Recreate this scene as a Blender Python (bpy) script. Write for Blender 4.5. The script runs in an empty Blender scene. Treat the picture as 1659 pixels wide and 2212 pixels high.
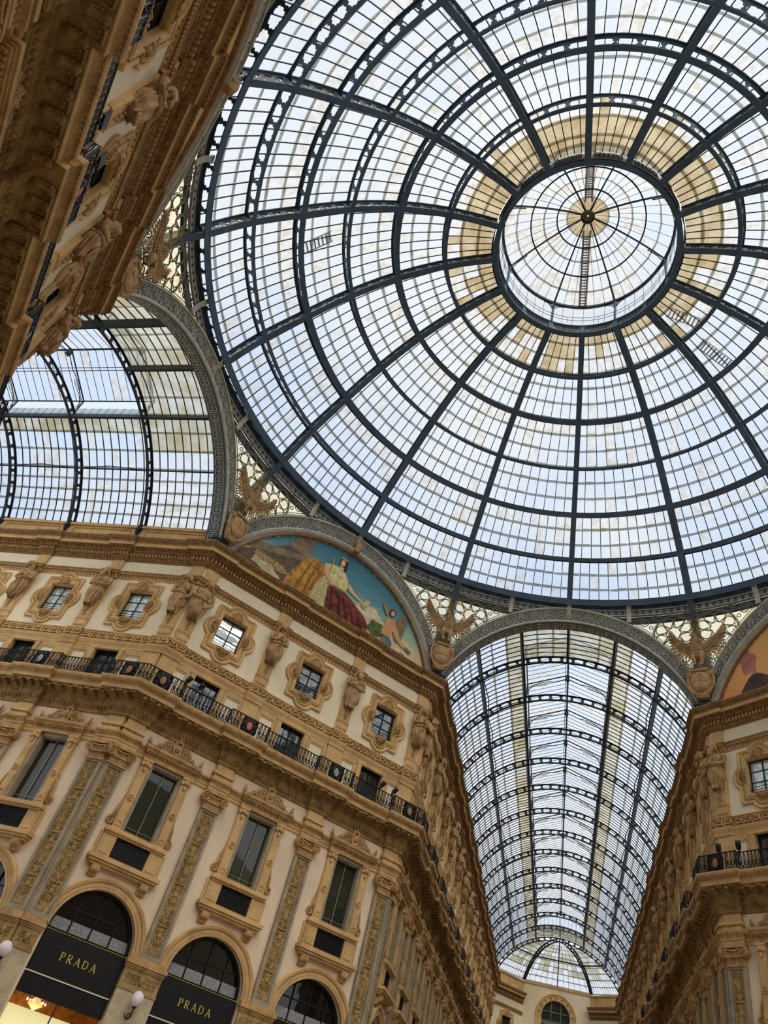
import bpy, math, random
from mathutils import Matrix, Vector
OBJ = bpy.data.objects
random.seed(7)
SC = bpy.context.scene
COL = SC.collection
PI = math.pi
# ------------------------------------------------------------------ camera
CAM_POS = (0.86257, -19.21667, 1.60000)
CAM_R = [[0.960291, 0.1601849, 0.2284336], [0.0475119, 0.7129091, -0.6996451], [-0.274925, 0.6827162, 0.6769895]]
cd = bpy.data.cameras.new('camera')
cam = OBJ.new('camera', cd)
COL.objects.link(cam)
cd.sensor_fit = 'VERTICAL'
cd.sensor_height = 24.0
cd.lens = 1536.604 * 24.0 / 2212.0
cd.clip_start = 0.1
cd.clip_end = 500
X, Y, Z = (Vector(r) for r in CAM_R)
M = Matrix(((X.x, -Y.x, -Z.x, CAM_POS[0]), (X.y, -Y.y, -Z.y, CAM_POS[1]), (X.z, -Y.z, -Z.z, CAM_POS[2]), (0, 0, 0, 1)))
cam.matrix_world = M
SC.camera = cam
# ------------------------------------------------------------------ sky and exposure
SC.view_settings.view_transform = 'Standard'
SC.view_settings.look = 'None'
SC.view_settings.gamma = 1.0
SC.view_settings.use_curve_mapping = False
SC.view_settings.exposure = 0.08
SC.cycles.use_denoising = True
SC.cycles.max_bounces = 9
SC.cycles.diffuse_bounces = 5
SC.cycles.transparent_max_bounces = 24
W = bpy.data.worlds.new('sky')
SC.world = W
W.use_nodes = True
wn, wl = W.node_tree.nodes, W.node_tree.links
wn.clear()
tc = wn.new('ShaderNodeTexCoord')
mp = wn.new('ShaderNodeMapping')
mp.inputs['Scale'].default_value = (1.2, 1.2, 2.2)
ns = wn.new('ShaderNodeTexNoise')
ns.inputs['Scale'].default_value = 1.7
ns.inputs['Detail'].default_value = 5
ns.inputs['Roughness'].default_value = 0.5
cr = wn.new('ShaderNodeValToRGB')
cr.color_ramp.elements[0].position = 0.40
cr.color_ramp.elements[0].color = (0.70, 0.81, 0.99, 1)
cr.color_ramp.elements[1].position = 0.58
cr.color_ramp.elements[1].color = (0.96, 0.965, 0.98, 1)
bg = wn.new('ShaderNodeBackground')
bg.inputs['Strength'].default_value = 1.06
wo = wn.new('ShaderNodeOutputWorld')
wl.new(tc.outputs['Generated'], mp.inputs['Vector'])
wl.new(mp.outputs['Vector'], ns.inputs['Vector'])
wl.new(ns.outputs['Fac'], cr.inputs['Fac'])
wl.new(cr.outputs['Color'], bg.inputs['Color'])
wl.new(bg.outputs['Background'], wo.inputs['Surface'])
# hazy sun above the glass roof, spread wide by thin cloud
sl = bpy.data.lights.new('sun', 'SUN')
sl.energy = 3.6
sl.angle = math.radians(60)
sl.color = (1.0, 0.97, 0.92)
so = OBJ.new('sun', sl)
COL.objects.link(so)
so.rotation_euler = Vector((0.45, -0.62, 1.0)).to_track_quat('Z', 'Y').to_euler()

# ------------------------------------------------------------------ materials
def mat(name, col, rough=0.8, var=0.12, vs=1.5, bump=0.0, bs=12.0, metal=0.0, spec=0.3, dark=None):
    m = bpy.data.materials.new(name)
    m.use_nodes = True
    n, l = m.node_tree.nodes, m.node_tree.links
    b = n['Principled BSDF']
    b.inputs['Roughness'].default_value = rough
    b.inputs['Metallic'].default_value = metal
    b.inputs['Specular IOR Level'].default_value = spec
    g = n.new('ShaderNodeNewGeometry')
    t = n.new('ShaderNodeTexNoise')
    t.inputs['Scale'].default_value = vs
    t.inputs['Detail'].default_value = 6
    r = n.new('ShaderNodeValToRGB')
    d = dark or tuple(c * (1 - var * 1.8) for c in col)
    r.color_ramp.elements[0].color = (*d, 1)
    r.color_ramp.elements[0].position = 0.3
    r.color_ramp.elements[1].color = (*(min(1, c * (1 + var * 0.5)) for c in col), 1)
    r.color_ramp.elements[1].position = 0.62
    l.new(g.outputs['Position'], t.inputs['Vector'])
    l.new(t.outputs['Fac'], r.inputs['Fac'])
    l.new(r.outputs['Color'], b.inputs['Base Color'])
    if bump:
        t2 = n.new('ShaderNodeTexNoise')
        t2.inputs['Scale'].default_value = bs
        t2.inputs['Detail'].default_value = 4
        bp = n.new('ShaderNodeBump')
        bp.inputs['Strength'].default_value = bump
        bp.inputs['Distance'].default_value = 0.05
        l.new(g.outputs['Position'], t2.inputs['Vector'])
        l.new(t2.outputs['Fac'], bp.inputs['Height'])
        l.new(bp.outputs['Normal'], b.inputs['Normal'])
    return m

def glassmat(name, tint, dirt, lo=0.45, hi=0.7, body=0.12, scale=(1.3, 1.3, 1.3)):
    """daylight glass: tinted and see-through, part of it milky with grime in streaks"""
    m = bpy.data.materials.new(name)
    m.use_nodes = True
    n, l = m.node_tree.nodes, m.node_tree.links
    n.clear()
    o = n.new('ShaderNodeOutputMaterial')
    g = n.new('ShaderNodeNewGeometry')
    mp = n.new('ShaderNodeMapping')
    mp.inputs['Scale'].default_value = scale
    t = n.new('ShaderNodeTexNoise')
    t.inputs['Scale'].default_value = 1.0
    t.inputs['Detail'].default_value = 5
    r = n.new('ShaderNodeValToRGB')
    r.color_ramp.elements[0].position = lo
    r.color_ramp.elements[0].color = (*tint, 1)
    r.color_ramp.elements[1].position = hi
    r.color_ramp.elements[1].color = (*dirt, 1)
    tr = n.new('ShaderNodeBsdfTransparent')
    tl = n.new('ShaderNodeBsdfTranslucent')
    mx = n.new('ShaderNodeMixShader')
    mx.inputs['Fac'].default_value = body
    l.new(g.outputs['Position'], mp.inputs['Vector'])
    l.new(mp.outputs['Vector'], t.inputs['Vector'])
    l.new(t.outputs['Fac'], r.inputs['Fac'])
    l.new(r.outputs['Color'], tr.inputs['Color'])
    l.new(r.outputs['Color'], tl.inputs['Color'])
    l.new(tr.outputs['BSDF'], mx.inputs[1])
    l.new(tl.outputs['BSDF'], mx.inputs[2])
    l.new(mx.outputs['Shader'], o.inputs['Surface'])
    return m

def winmat(name, col, refl, rough=0.04):
    m = bpy.data.materials.new(name)
    m.use_nodes = True
    n, l = m.node_tree.nodes, m.node_tree.links
    n.clear()
    o = n.new('ShaderNodeOutputMaterial')
    d = n.new('ShaderNodeBsdfDiffuse')
    d.inputs['Color'].default_value = (*col, 1)
    g = n.new('ShaderNodeBsdfGlossy')
    g.inputs['Roughness'].default_value = rough
    ge = n.new('ShaderNodeNewGeometry')
    t = n.new('ShaderNodeTexNoise')
    t.inputs['Scale'].default_value = 1.6
    bp = n.new('ShaderNodeBump')
    bp.inputs['Strength'].default_value = 0.12
    bp.inputs['Distance'].default_value = 0.03
    mx = n.new('ShaderNodeMixShader')
    mx.inputs['Fac'].default_value = refl
    l.new(ge.outputs['Position'], t.inputs['Vector'])
    l.new(t.outputs['Fac'], bp.inputs['Height'])
    l.new(bp.outputs['Normal'], g.inputs['Normal'])
    l.new(d.outputs['BSDF'], mx.inputs[1])
    l.new(g.outputs['BSDF'], mx.inputs[2])
    l.new(mx.outputs['Shader'], o.inputs['Surface'])
    return m

def emat(name, col, s):
    m = bpy.data.materials.new(name)
    m.use_nodes = True
    b = m.node_tree.nodes['Principled BSDF']
    b.inputs['Base Color'].default_value = (*col, 1)
    b.inputs['Emission Color'].default_value = (*col, 1)
    b.inputs['Emission Strength'].default_value = s
    return m

def srgb(r, g, b):
    return tuple(((c / 255 + 0.055) / 1.055) ** 2.4 if c > 10 else c / 255 / 12.92 for c in (r, g, b))

M_CREAM = mat('cream_plaster', srgb(232, 216, 184), 0.9, 0.06, 0.7)
M_PINK = mat('pinkish_plaster', srgb(226, 202, 172), 0.9, 0.07, 0.6)
M_OCHRE = mat('ochre_stucco', srgb(206, 168, 114), 0.85, 0.14, 1.3, 0.25, 25)
M_OCHRE2 = mat('deep_ochre_moulding', srgb(188, 149, 98), 0.85, 0.2, 3.0, 0.5, 18)
M_BROWN = mat('reddish_brown_moulding', srgb(148, 112, 70), 0.85, 0.22, 4.0, 0.8, 14)
M_SOFFIT = mat('brown_soffit', srgb(156, 124, 76), 0.9, 0.25, 3.0, 0.8, 16)  # darker brown than the ochre stucco, on the balcony undersides
M_STAT = mat('weathered_ochre_sculpture', srgb(182, 146, 102), 0.85, 0.2, 3.0, 0.3, 30)
M_EAGLE = mat('umber_sculpture', srgb(182, 146, 102), 0.85, 0.2, 3.0, 0.3, 30)
M_GREYST = mat('grey_green_stone', srgb(158, 144, 120), 0.8, 0.15, 2.0)
M_RELIEF = mat('olive_ochre_relief', srgb(164, 134, 84), 0.85, 0.22, 3.0, 0.4, 25)
M_STONE = mat('grey_granite', srgb(188, 170, 138), 0.7, 0.12, 3.0, 0.1, 40)
M_IRON = mat('blue_grey_painted_iron', srgb(74, 92, 108), 0.55, 0.15, 1.2, spec=0.4)
M_IRON2 = mat('dark_iron', srgb(36, 42, 50), 0.6, 0.15, 1.2)
M_BLACK = mat('black_wrought_iron', srgb(22, 22, 24), 0.5, 0.1, 2)
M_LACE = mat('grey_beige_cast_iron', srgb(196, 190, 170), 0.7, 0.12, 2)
M_LACE2 = mat('shaded_cast_iron', srgb(134, 126, 100), 0.7, 0.12, 2)  # darker cast iron; the tracery's backlit shade is put into this colour
M_ARCHST = mat('grey_arch_moulding', srgb(170, 162, 148), 0.8, 0.08, 2)
G_CLEAR = glassmat('clear_roof_glass', (0.77, 0.81, 0.84), (0.66, 0.64, 0.58), 0.6, 0.9, 0.10)
G_DIRTY = glassmat('milky_roof_glass', (0.78, 0.79, 0.80), (0.66, 0.58, 0.44), 0.42, 0.75, 0.18, (3.0, 3.0, 0.5))
G_TAN = glassmat('tan_stained_glass', (0.62, 0.52, 0.34), (0.42, 0.31, 0.16), 0.35, 0.7, 0.2)
G_LAP = glassmat('grimy_glass_lap', (0.33, 0.35, 0.32), (0.24, 0.24, 0.19), 0.4, 0.7, 0.25)
G_STRIP = glassmat('pale_lantern_strip', (0.70, 0.76, 0.74), (0.6, 0.66, 0.62), 0.4, 0.7, 0.7)
G_YEL = glassmat('yellowed_glass', (0.95, 0.86, 0.62), (0.85, 0.66, 0.34), 0.5, 0.72, 0.2)
G_BAND = glassmat('tan_grey_vault_glass', (0.68, 0.65, 0.54), (0.46, 0.38, 0.22), 0.35, 0.65, 0.2, (0.7, 0.7, 1.2))  # tan-grey glass with darker brownish streaks
G_GREY = glassmat('streaked_vault_glass', (0.82, 0.82, 0.82), (0.55, 0.50, 0.38), 0.5, 0.8, 0.15, (0.9, 0.9, 2.5))
W_BRIGHT = winmat('bright_window_glass', srgb(188, 200, 192), 0.35)  # pale base colour stands in for the bright roof reflected in the panes
W_DARK = winmat('dark_green_window_glass', srgb(44, 50, 38), 0.07)
W_MID = winmat('grey_window_glass', srgb(60, 66, 62), 0.3)
W_SHOP = winmat('black_shop_glass', srgb(18, 18, 18), 0.06)

# ------------------------------------------------------------------ mesh helpers; facade frame: x right, p out of the wall, z up
class MB:
    def __init__(s):
        s.v = []; s.f = []
    def add(s, vs, fs):
        o = len(s.v); s.v += [tuple(a) for a in vs]; s.f += [tuple(i + o for i in f) for f in fs]; return s
    def box(s, x0, x1, p0, p1, z0, z1):
        vs = [(x, -p, z) for z in (z0, z1) for p in (p0, p1) for x in (x0, x1)]
        return s.add(vs, [(0, 2, 3, 1), (4, 5, 7, 6), (0, 1, 5, 4), (2, 6, 7, 3), (0, 4, 6, 2), (1, 3, 7, 5)])
    def prism(s, poly, p0, p1, cap=True):
        n = len(poly)
        vs = [(x, -p0, z) for x, z in poly] + [(x, -p1, z) for x, z in poly]
        fs = [(i, (i + 1) % n, n + (i + 1) % n, n + i) for i in range(n)]
        if cap: fs += [tuple(range(n, 2 * n)), tuple(range(n - 1, -1, -1))]
        return s.add(vs, fs)
    def grid(s, rows, closed=False, caps=False):
        m = len(rows[0]); vs = [q for r in rows for q in r]; fs = []
        for i in range(len(rows) - 1):
            for j in range(m if closed else m - 1):
                k = (j + 1) % m
                fs.append((i * m + j, i * m + k, (i + 1) * m + k, (i + 1) * m + j))
        if caps: fs += [tuple(range(m)), tuple(range((len(rows) - 1) * m, len(rows) * m))]
        return s.add(vs, fs)
    def tube(s, path, r, n=6, closed=False, flat=1.0):
        """tube along a list of 3-D points (mesh coordinates), radius number or list"""
        P = [Vector(q) for q in path]; N = len(P); rows = []; up = Vector((0, 0, 1))
        for i, q in enumerate(P):
            d = (P[(i + 1) % N] - P[i - 1]) if closed else (P[min(i + 1, N - 1)] - P[max(i - 1, 0)])
            if d.length < 1e-9: d = Vector((0, 0, 1))
            d.normalize()
            a = d.cross(Vector((0, 1, 0)))
            if a.length < 0.2: a = d.cross(up)
            if a.length < 0.05: a = d.cross(Vector((1, 0, 0)))
            a.normalize(); b = d.cross(a)
            rr = r[i] if isinstance(r, (list, tuple)) else r
            rows.append([tuple(q + a * rr * math.cos(2 * PI * k / n) + b * rr * flat * math.sin(2 * PI * k / n)) for k in range(n)])
        if closed: rows.append(rows[0])
        return s.grid(rows, True, not closed)
    def ell(s, c, r, nu=8, nv=6, rot=None):
        """ellipsoid; c and r in (x, p, z)"""
        rows = []
        for i in range(nv + 1):
            t = PI * i / nv
            if i in (0, nv): t = 0.02 if i == 0 else PI - 0.02
            row = []
            for k in range(nu):
                f = 2 * PI * k / nu
                x, y, z = r[0] * math.sin(t) * math.cos(f), r[1] * math.sin(t) * math.sin(f), r[2] * math.cos(t)
                if rot: x, z = x * math.cos(rot) - z * math.sin(rot), x * math.sin(rot) + z * math.cos(rot)
                row.append((c[0] + x, -c[1] + y, c[2] + z))
            rows.append(row)
        return s.grid(rows, True, True)
    def lathe(s, prof, c, n=16, axis='z', a0=0, a1=2 * PI):
        rows = []
        full = abs(a1 - a0 - 2 * PI) < 1e-6
        for k in range(n if full else n + 1):
            a = a0 + (a1 - a0) * k / n
            if axis == 'z': rows.append([(c[0] + r * math.cos(a), -c[1] + r * math.sin(a), c[2] + h) for r, h in prof])
            else: rows.append([(c[0] + r * math.cos(a), -c[1] - h, c[2] + r * math.sin(a)) for r, h in prof])
        if full: rows.append(rows[0])
        return s.grid(rows)
    def mirror(s, on=True):
        o = len(s.v); m = len(s.f)
        s.v += [(-x, y, z) for x, y, z in s.v]; s.f += [tuple(i + o for i in reversed(f)) for f in s.f[:m]]; return s
    def move(s, dx=0, dy=0, dz=0):
        s.v = [(x + dx, y + dy, z + dz) for x, y, z in s.v]; return s
    def mesh(s, name, mt, smooth=False):
        me = bpy.data.meshes.new(name)
        me.from_pydata(s.v, [], s.f)
        me.materials.append(mt)
        if smooth:
            me.polygons.foreach_set('use_smooth', [True] * len(me.polygons))
        me.update()
        return me

def obj(name, me, parent=None, loc=None, rotz=None, kind=None, label=None):
    o = OBJ.new(name, me)
    COL.objects.link(o)
    if parent: o.parent = parent
    if loc: o.location = loc
    if rotz: o.rotation_euler = (0, 0, rotz)
    if kind: o['kind'] = kind
    if label: o['label'] = label
    return o

def fr(az, ap, u=0.0, z=0.0):
    """world place of a point of the facade plane with outward-looking azimuth az"""
    a = math.radians(az)
    return (ap * math.cos(a) + u * math.sin(a), ap * math.sin(a) - u * math.cos(a), z), a - PI / 2

def thing(name, label, cat, az, ap, u=0.0, z=0.0, group=None, kind=None, me=None):
    o = OBJ.new(name, me)
    COL.objects.link(o)
    loc, rz = fr(az, ap, u, z)
    o.location = loc
    o.rotation_euler = (0, 0, rz)
    if kind:
        o['kind'] = kind
    if label: o['label'] = label
    if cat: o['category'] = cat
    if group: o['group'] = group
    return o

def spawn(tree, parent):
    """tree: list of (name, mesh, (x, p, z) or None, sub-tree, label, kind)"""
    for t in tree:
        name, me, loc, sub, label = (list(t) + [None] * 5)[:5]
        kd = t[5] if len(t) > 5 else None
        o = obj(name, me, parent, (loc[0], -loc[1], loc[2]) if loc else None, None, kd, label)
        if sub: spawn(sub, o)

def arc(cx, cz, r, a0, a1, n):
    return [(cx + r * math.cos(math.radians(a0 + (a1 - a0) * k / n)), cz + r * math.sin(math.radians(a0 + (a1 - a0) * k / n))) for k in range(n + 1)]

def spiral(cx, cz, r0, r1, a0, turns, n, p=0.0, sx=1):
    out = []
    for k in range(n + 1):
        t = k / n
        a = math.radians(a0) + 2 * PI * turns * t
        r = r0 + (r1 - r0) * t
        out.append((cx + sx * r * math.cos(a), -p, cz + r * math.sin(a)))
    return out

AP = 18.85
HS = 7.808
T22 = math.tan(PI / 8)
# ------------------------------------------------------------------ the glass dome
RR = [5.24, 7.97, 10.63, 13.01, 15.04, 16.88, 18.30]
ZZ = [42.08, 41.56, 40.31, 38.42, 36.16, 33.89, 31.49]
BANDC = [6, 7, 8, 9, 11, 12]

def prof(t, d=0.0):
    i = max(0, min(5, int(math.floor(t)))); f = t - i
    def g(a, k):
        if k < 0: return 2 * a[0] - a[1] - (0.5 if a is ZZ else 0)
        if k > 6: return 2 * a[6] - a[5]
        return a[k]
    def crm(a):
        p0, p1, p2, p3 = (g(a, i + q) for q in (-1, 0, 1, 2))
        return 0.5 * (2 * p1 + (p2 - p0) * f + (2 * p0 - 5 * p1 + 4 * p2 - p3) * f * f + (3 * p1 - p0 - 3 * p2 + p3) * f ** 3)
    r, z = crm(RR), crm(ZZ)
    nr, nz = r - 1.66, z - 24.77
    L = math.hypot(nr, nz)
    return r + d * nr / L, z + d * nz / L, nr / L, nz / L

def blen(b): return math.hypot(RR[b + 1] - RR[b], ZZ[b + 1] - ZZ[b])

def pd(t, d, phi, y=0.0):
    r, z, a, b = prof(t, d)
    return (r * math.cos(phi) - y * math.sin(phi), r * math.sin(phi) + y * math.cos(phi), z)

def rib_strip(mb, ts, d0, d1, w):
    rows = [[pd(t, d0, 0, -w), pd(t, d0, 0, w), pd(t, d1, 0, w), pd(t, d1, 0, -w)] for t in ts]
    mb.grid(rows, True, True)

DEP = 0.72
def dome_rib(leg):
    a = MB(); ts = [k / 5 for k in range(31)]
    rib_strip(a, ts, 0.0, 0.05, 0.17)
    rib_strip(a, ts, DEP - 0.04, DEP, 0.14)
    rib_strip(a, ts, 0.05, 0.15, 0.03)
    rib_strip(a, ts, DEP - 0.14, DEP - 0.04, 0.03)
    for i in range(7):
        b = min(i, 5); q = 0.34 / blen(b)
        rib_strip(a, [max(0, i - q), min(6, i + q)], 0.0, DEP, 0.04)
    if leg:
        pts = [(18.30, 31.49), (19.0, 30.55), (19.6, 29.6), (20.05, 28.5)]
        rows = []; rows2 = []; rows3 = []
        for i, (r, z) in enumerate(pts):
            nx, nz = 0.8, 0.6
            for rws, d0, d1, w in ((rows, 0, .05, .17), (rows2, .5, .55, .14)):
                rws.append([(r + nx * d0, -w, z + nz * d0), (r + nx * d0, w, z + nz * d0), (r + nx * d1, w, z + nz * d1), (r + nx * d1, -w, z + nz * d1)])
        a.grid(rows, True, True); a.grid(rows2, True, True)
        for i in range(3):
            for k in range(3):
                f = (k + .5) / 3
                r = pts[i][0] * (1 - f) + pts[i + 1][0] * f; z = pts[i][1] * (1 - f) + pts[i + 1][1] * f
                a.tube([(r + .8 * (.25 + .19 * math.cos(q)) - .6 * .16 * math.sin(q), 0, z + .6 * (.25 + .19 * math.cos(q)) + .8 * .16 * math.sin(q)) for q in [2 * PI * j / 10 for j in range(10)]], 0.035, 4, True)
    return a.mesh('rib', M_IRON)

def rib_scrolls():
    a = MB()
    for b in range(6):
        L = blen(b)
        for c in range(3):
            tc = b + 0.5 + (c - 1) * 0.245
            for sg in (-1, 1):
                pth = []
                for k in range(9):
                    q = math.radians(-60 + 300 * k / 8)
                    s_, d_ = sg * (0.155 + 0.13 * math.cos(q)), DEP / 2 + sg * (0.04 + 0.17 * math.sin(q))
                    pth.append(pd(tc + s_ / L, d_, 0))
                a.tube(pth, 0.034, 4)
            a.tube([pd(tc - .28 / L, .16, 0), pd(tc, DEP / 2, 0), pd(tc + .28 / L, DEP - .16, 0)], 0.04, 4)
    return a.mesh('scrollwork', M_LACE)

SEG = 2 * PI / 16
def purlin(i):
    a = MB(); wd = 0.17 if i in (2, 4) else 0.11
    if i == 6: wd = 0.2
    r0, z0, nr, nz = prof(i)
    def P(phi, d, w):
        r = r0 + d * nr - w * nz; z = z0 + d * nz + w * nr
        return (r * math.cos(phi), r * math.sin(phi), z)
    def strip(d0, d1, w, n=6, f0=0.0, f1=1.0):
        a.grid([[P(SEG * (f0 + (f1 - f0) * k / n), d, q) for d, q in ((d0, -w), (d0, w), (d1, w), (d1, -w))] for k in range(n + 1)], True, True)
    strip(0, .05, wd); strip(DEP - .04, DEP, wd * .8); strip(.05, .13, .02); strip(DEP - .14, DEP - .04, .02)
    L = r0 * SEG; n = max(3, round(L / 0.98))
    prf = [(0, .17), (.14, .15), (.2, .07), (.32, .11), (.42, .05), (.58, .05), (.68, .11), (.8, .07), (.86, .15), (1, .17)]
    for k in range(n + 1):
        c = SEG * k / n
        rows = []
        for v, h in prf:
            d = .1 + v * (DEP - .22); f = h * 1.25 / r0
            rows.append([P(c - f, d, -.02), P(c + f, d, -.02), P(c + f, d, .02), P(c - f, d, .02)])
        a.grid(rows, True, True)
        if k < n:                                   # zigzag edge of each opening
            for m in range(3):
                cm = c + SEG / n * (m + 1) / 4; f = .09 / r0
                for dd, sgn in ((.12, 1), (DEP - .13, -1)):
                    a.add([P(cm - f, dd, 0), P(cm + f, dd, 0), P(cm, dd + sgn * .07, 0)], [(0, 1, 2)])
    return a.mesh('purlin', M_IRON)

def join_mats(name, parts):
    vs = []; fs = []; mi = []; mats = []
    for mb, mt in parts:
        if not mb.f: continue
        o = len(vs); vs += mb.v; fs += [tuple(i + o for i in f) for f in mb.f]
        mi += [len(mats)] * len(mb.f); mats.append(mt)
    me = bpy.data.meshes.new(name); me.from_pydata(vs, [], fs)
    for mt in mats: me.materials.append(mt)
    me.polygons.foreach_set('material_index', mi); me.update()
    return me

def camdist(p):
    v = Vector(p) - Vector(CAM_POS)
    x, y, z = v.dot(X), v.dot(Y), v.dot(Z)
    if z < 1: return 1e9
    if abs(x / z) > 0.56 or abs(y / z) > 0.74: return 1e9
    return v.length

def place_panes(root, items, lim, stuffname):
    """items: (score, mesh key, mesh builder, material, rotation z / y shift kind, value); the nearest lim become parts"""
    items.sort(key=lambda q: q[0])
    cache = {}; rest = {}
    for n, (sc, key, quad, mt, mode, val) in enumerate(items):
        if n < lim:
            if (key, mt.name) not in cache: cache[(key, mt.name)] = MB().add(quad, [(0, 1, 2, 3)]).mesh('pane', mt)
            if mode == 'rot': obj('pane', cache[(key, mt.name)], root, None, val)
            else: obj('pane', cache[(key, mt.name)], root, (0, val, 0))
        else:
            if mode == 'rot':
                c, s_ = math.cos(val), math.sin(val); q2 = [(x * c - y * s_, x * s_ + y * c, z) for x, y, z in quad]
            else: q2 = [(x, y + val, z) for x, y, z in quad]
            rest.setdefault(mt.name, (MB(), mt))[0].add(q2, [(0, 1, 2, 3)])
    if rest: obj(stuffname, join_mats(stuffname, list(rest.values())), root, kind='stuff')

def build_dome():
    root = OBJ.new('glass_dome', None); COL.objects.link(root)
    root.location = (0, 0, 0)
    root['label'] = 'huge round iron and glass dome above the crossing'; root['category'] = 'dome'
    r1, r2, sc = dome_rib(True), dome_rib(False), rib_scrolls()
    for k in range(16):
        o = obj('rib', r1 if k % 2 else r2, root, None, k * SEG)
        obj('scrollwork', sc, o, kind='stuff')
    for i in range(1, 7):
        me = purlin(i)
        for k in range(16): obj('ring_girder' if i == 6 else 'purlin', me, root, None, k * SEG)
    bars = MB(); laps = MB(); items = []
    for s_ in range(16):
        for b in range(6):
            nc = BANDC[b]
            for c in range(1, nc):
                ph = s_ * SEG + SEG * c / nc
                rows = []
                for k in range(3):
                    t = b + k / 2; w = .022
                    rows.append([pd(t, DEP + .0, ph, -w), pd(t, DEP, ph, w), pd(t, DEP + .05, ph, w), pd(t, DEP + .05, ph, -w)])
                bars.grid(rows, True)
            for r in range(3):
                for c in range(nc):
                    t0, t1 = b + r / 3, b + (r + 1) / 3
                    p0, p1 = SEG * c / nc, SEG * (c + 1) / nc
                    quad = [pd(t0, DEP + .06, p0), pd(t0, DEP + .06, p1), pd(t1, DEP + .09, p1), pd(t1, DEP + .09, p0)]
                    ph = s_ * SEG
                    mid = pd((t0 + t1) / 2, DEP, ph + (p0 + p1) / 2)
                    rnd = random.random()
                    if b == 0: mt = G_TAN if r == 0 or (r == 1 and (s_ >= 8 or rnd < .35)) or rnd < .15 else G_DIRTY
                    elif r == 0 and b in (2, 4): mt = G_DIRTY if rnd < .75 else G_CLEAR
                    else: mt = G_DIRTY if rnd < .15 else G_CLEAR
                    items.append((camdist(mid), (b, r, c), quad, mt, 'rot', ph))
                    if r < 2 or True:
                        j = random.uniform(-.01, .01); wl_ = (.15 + random.random() * .05) / blen(b)
                        laps.add([pd(t1 - wl_, DEP + .04, ph + p0 + .002), pd(t1 - wl_ + j, DEP + .04, ph + p1 - .002), pd(t1 - .005, DEP + .04, ph + p1 - .002), pd(t1 - .005 + j * .5, DEP + .04, ph + p0 + .002)], [(0, 1, 2, 3)])
    place_panes(root, items, 300, 'far_panes')
    obj('glazing_bars', bars.mesh('glazing_bars', M_IRON2), root, kind='stuff')
    obj('pane_laps', laps.mesh('pane_laps', G_LAP), root, kind='stuff')
    # oculus ring
    a = MB()
    a.lathe([(5.24, 42.08), (4.95, 42.08), (4.95, 42.14), (5.05, 42.16), (5.05, 42.24), (5.09, 42.24), (5.09, 42.16), (5.24, 42.14), (5.24, 42.08)], (0, 0, 0), 96)
    a.lathe([(5.24, 42.95), (4.95, 42.95), (4.95, 42.88), (5.05, 42.86), (5.05, 42.78), (5.24, 42.78), (5.24, 42.95)], (0, 0, 0), 96)
    a.lathe([(5.3, 42.1), (5.3, 42.9)], (0, 0, 0), 96)
    for k in range(16):
        q = k * SEG
        c, s_ = math.cos(q), math.sin(q)
        w = .16
        a.add([(r * c - y * s_, r * s_ + y * c, z) for z in (42.1, 42.9) for r, y in ((5.0, -w), (5.0, w), (5.25, w), (5.25, -w))], [(0, 1, 2, 3), (4, 5, 6, 7), (0, 1, 5, 4), (1, 2, 6, 5), (2, 3, 7, 6), (3, 0, 4, 7)])
    orr = obj('oculus_ring', a.mesh('oculus_ring', M_IRON), root)
    b = MB()
    for k in range(6):                              # flower-like circles of one panel
        q0 = SEG * (.16 + .68 * (k + .5) / 6)
        for dz in (-.15, .15):
            b.tube([(5.06 * math.cos(q0 + .135 / 5 * math.cos(t)), 5.06 * math.sin(q0 + .135 / 5 * math.cos(t)), 42.52 + dz + .135 * math.sin(t)) for t in [2 * PI * j / 10 for j in range(10)]], .022, 4, True)
    me = b.mesh('flower_lattice', M_IRON)
    b2 = MB(); b2.v = [(x * 5.34 / 5.06, y * 5.34 / 5.06, z) for x, y, z in b.v]; b2.f = b.f
    me2 = b2.mesh('flower_lattice', M_IRON2)
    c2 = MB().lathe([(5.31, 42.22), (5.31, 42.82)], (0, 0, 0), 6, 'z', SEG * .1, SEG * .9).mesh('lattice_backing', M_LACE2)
    c = MB().lathe([(5.12, 42.22), (5.12, 42.82)], (0, 0, 0), 6, 'z', SEG * .1, SEG * .9).mesh('lattice_backing', M_LACE)
    for k in range(16):
        obj('flower_lattice', me2, orr, None, k * SEG); obj('lattice_backing', c2, orr, None, k * SEG)
        obj('flower_lattice', me, orr, None, k * SEG); obj('lattice_backing', c, orr, None, k * SEG)
    return root
DOME = build_dome()

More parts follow.
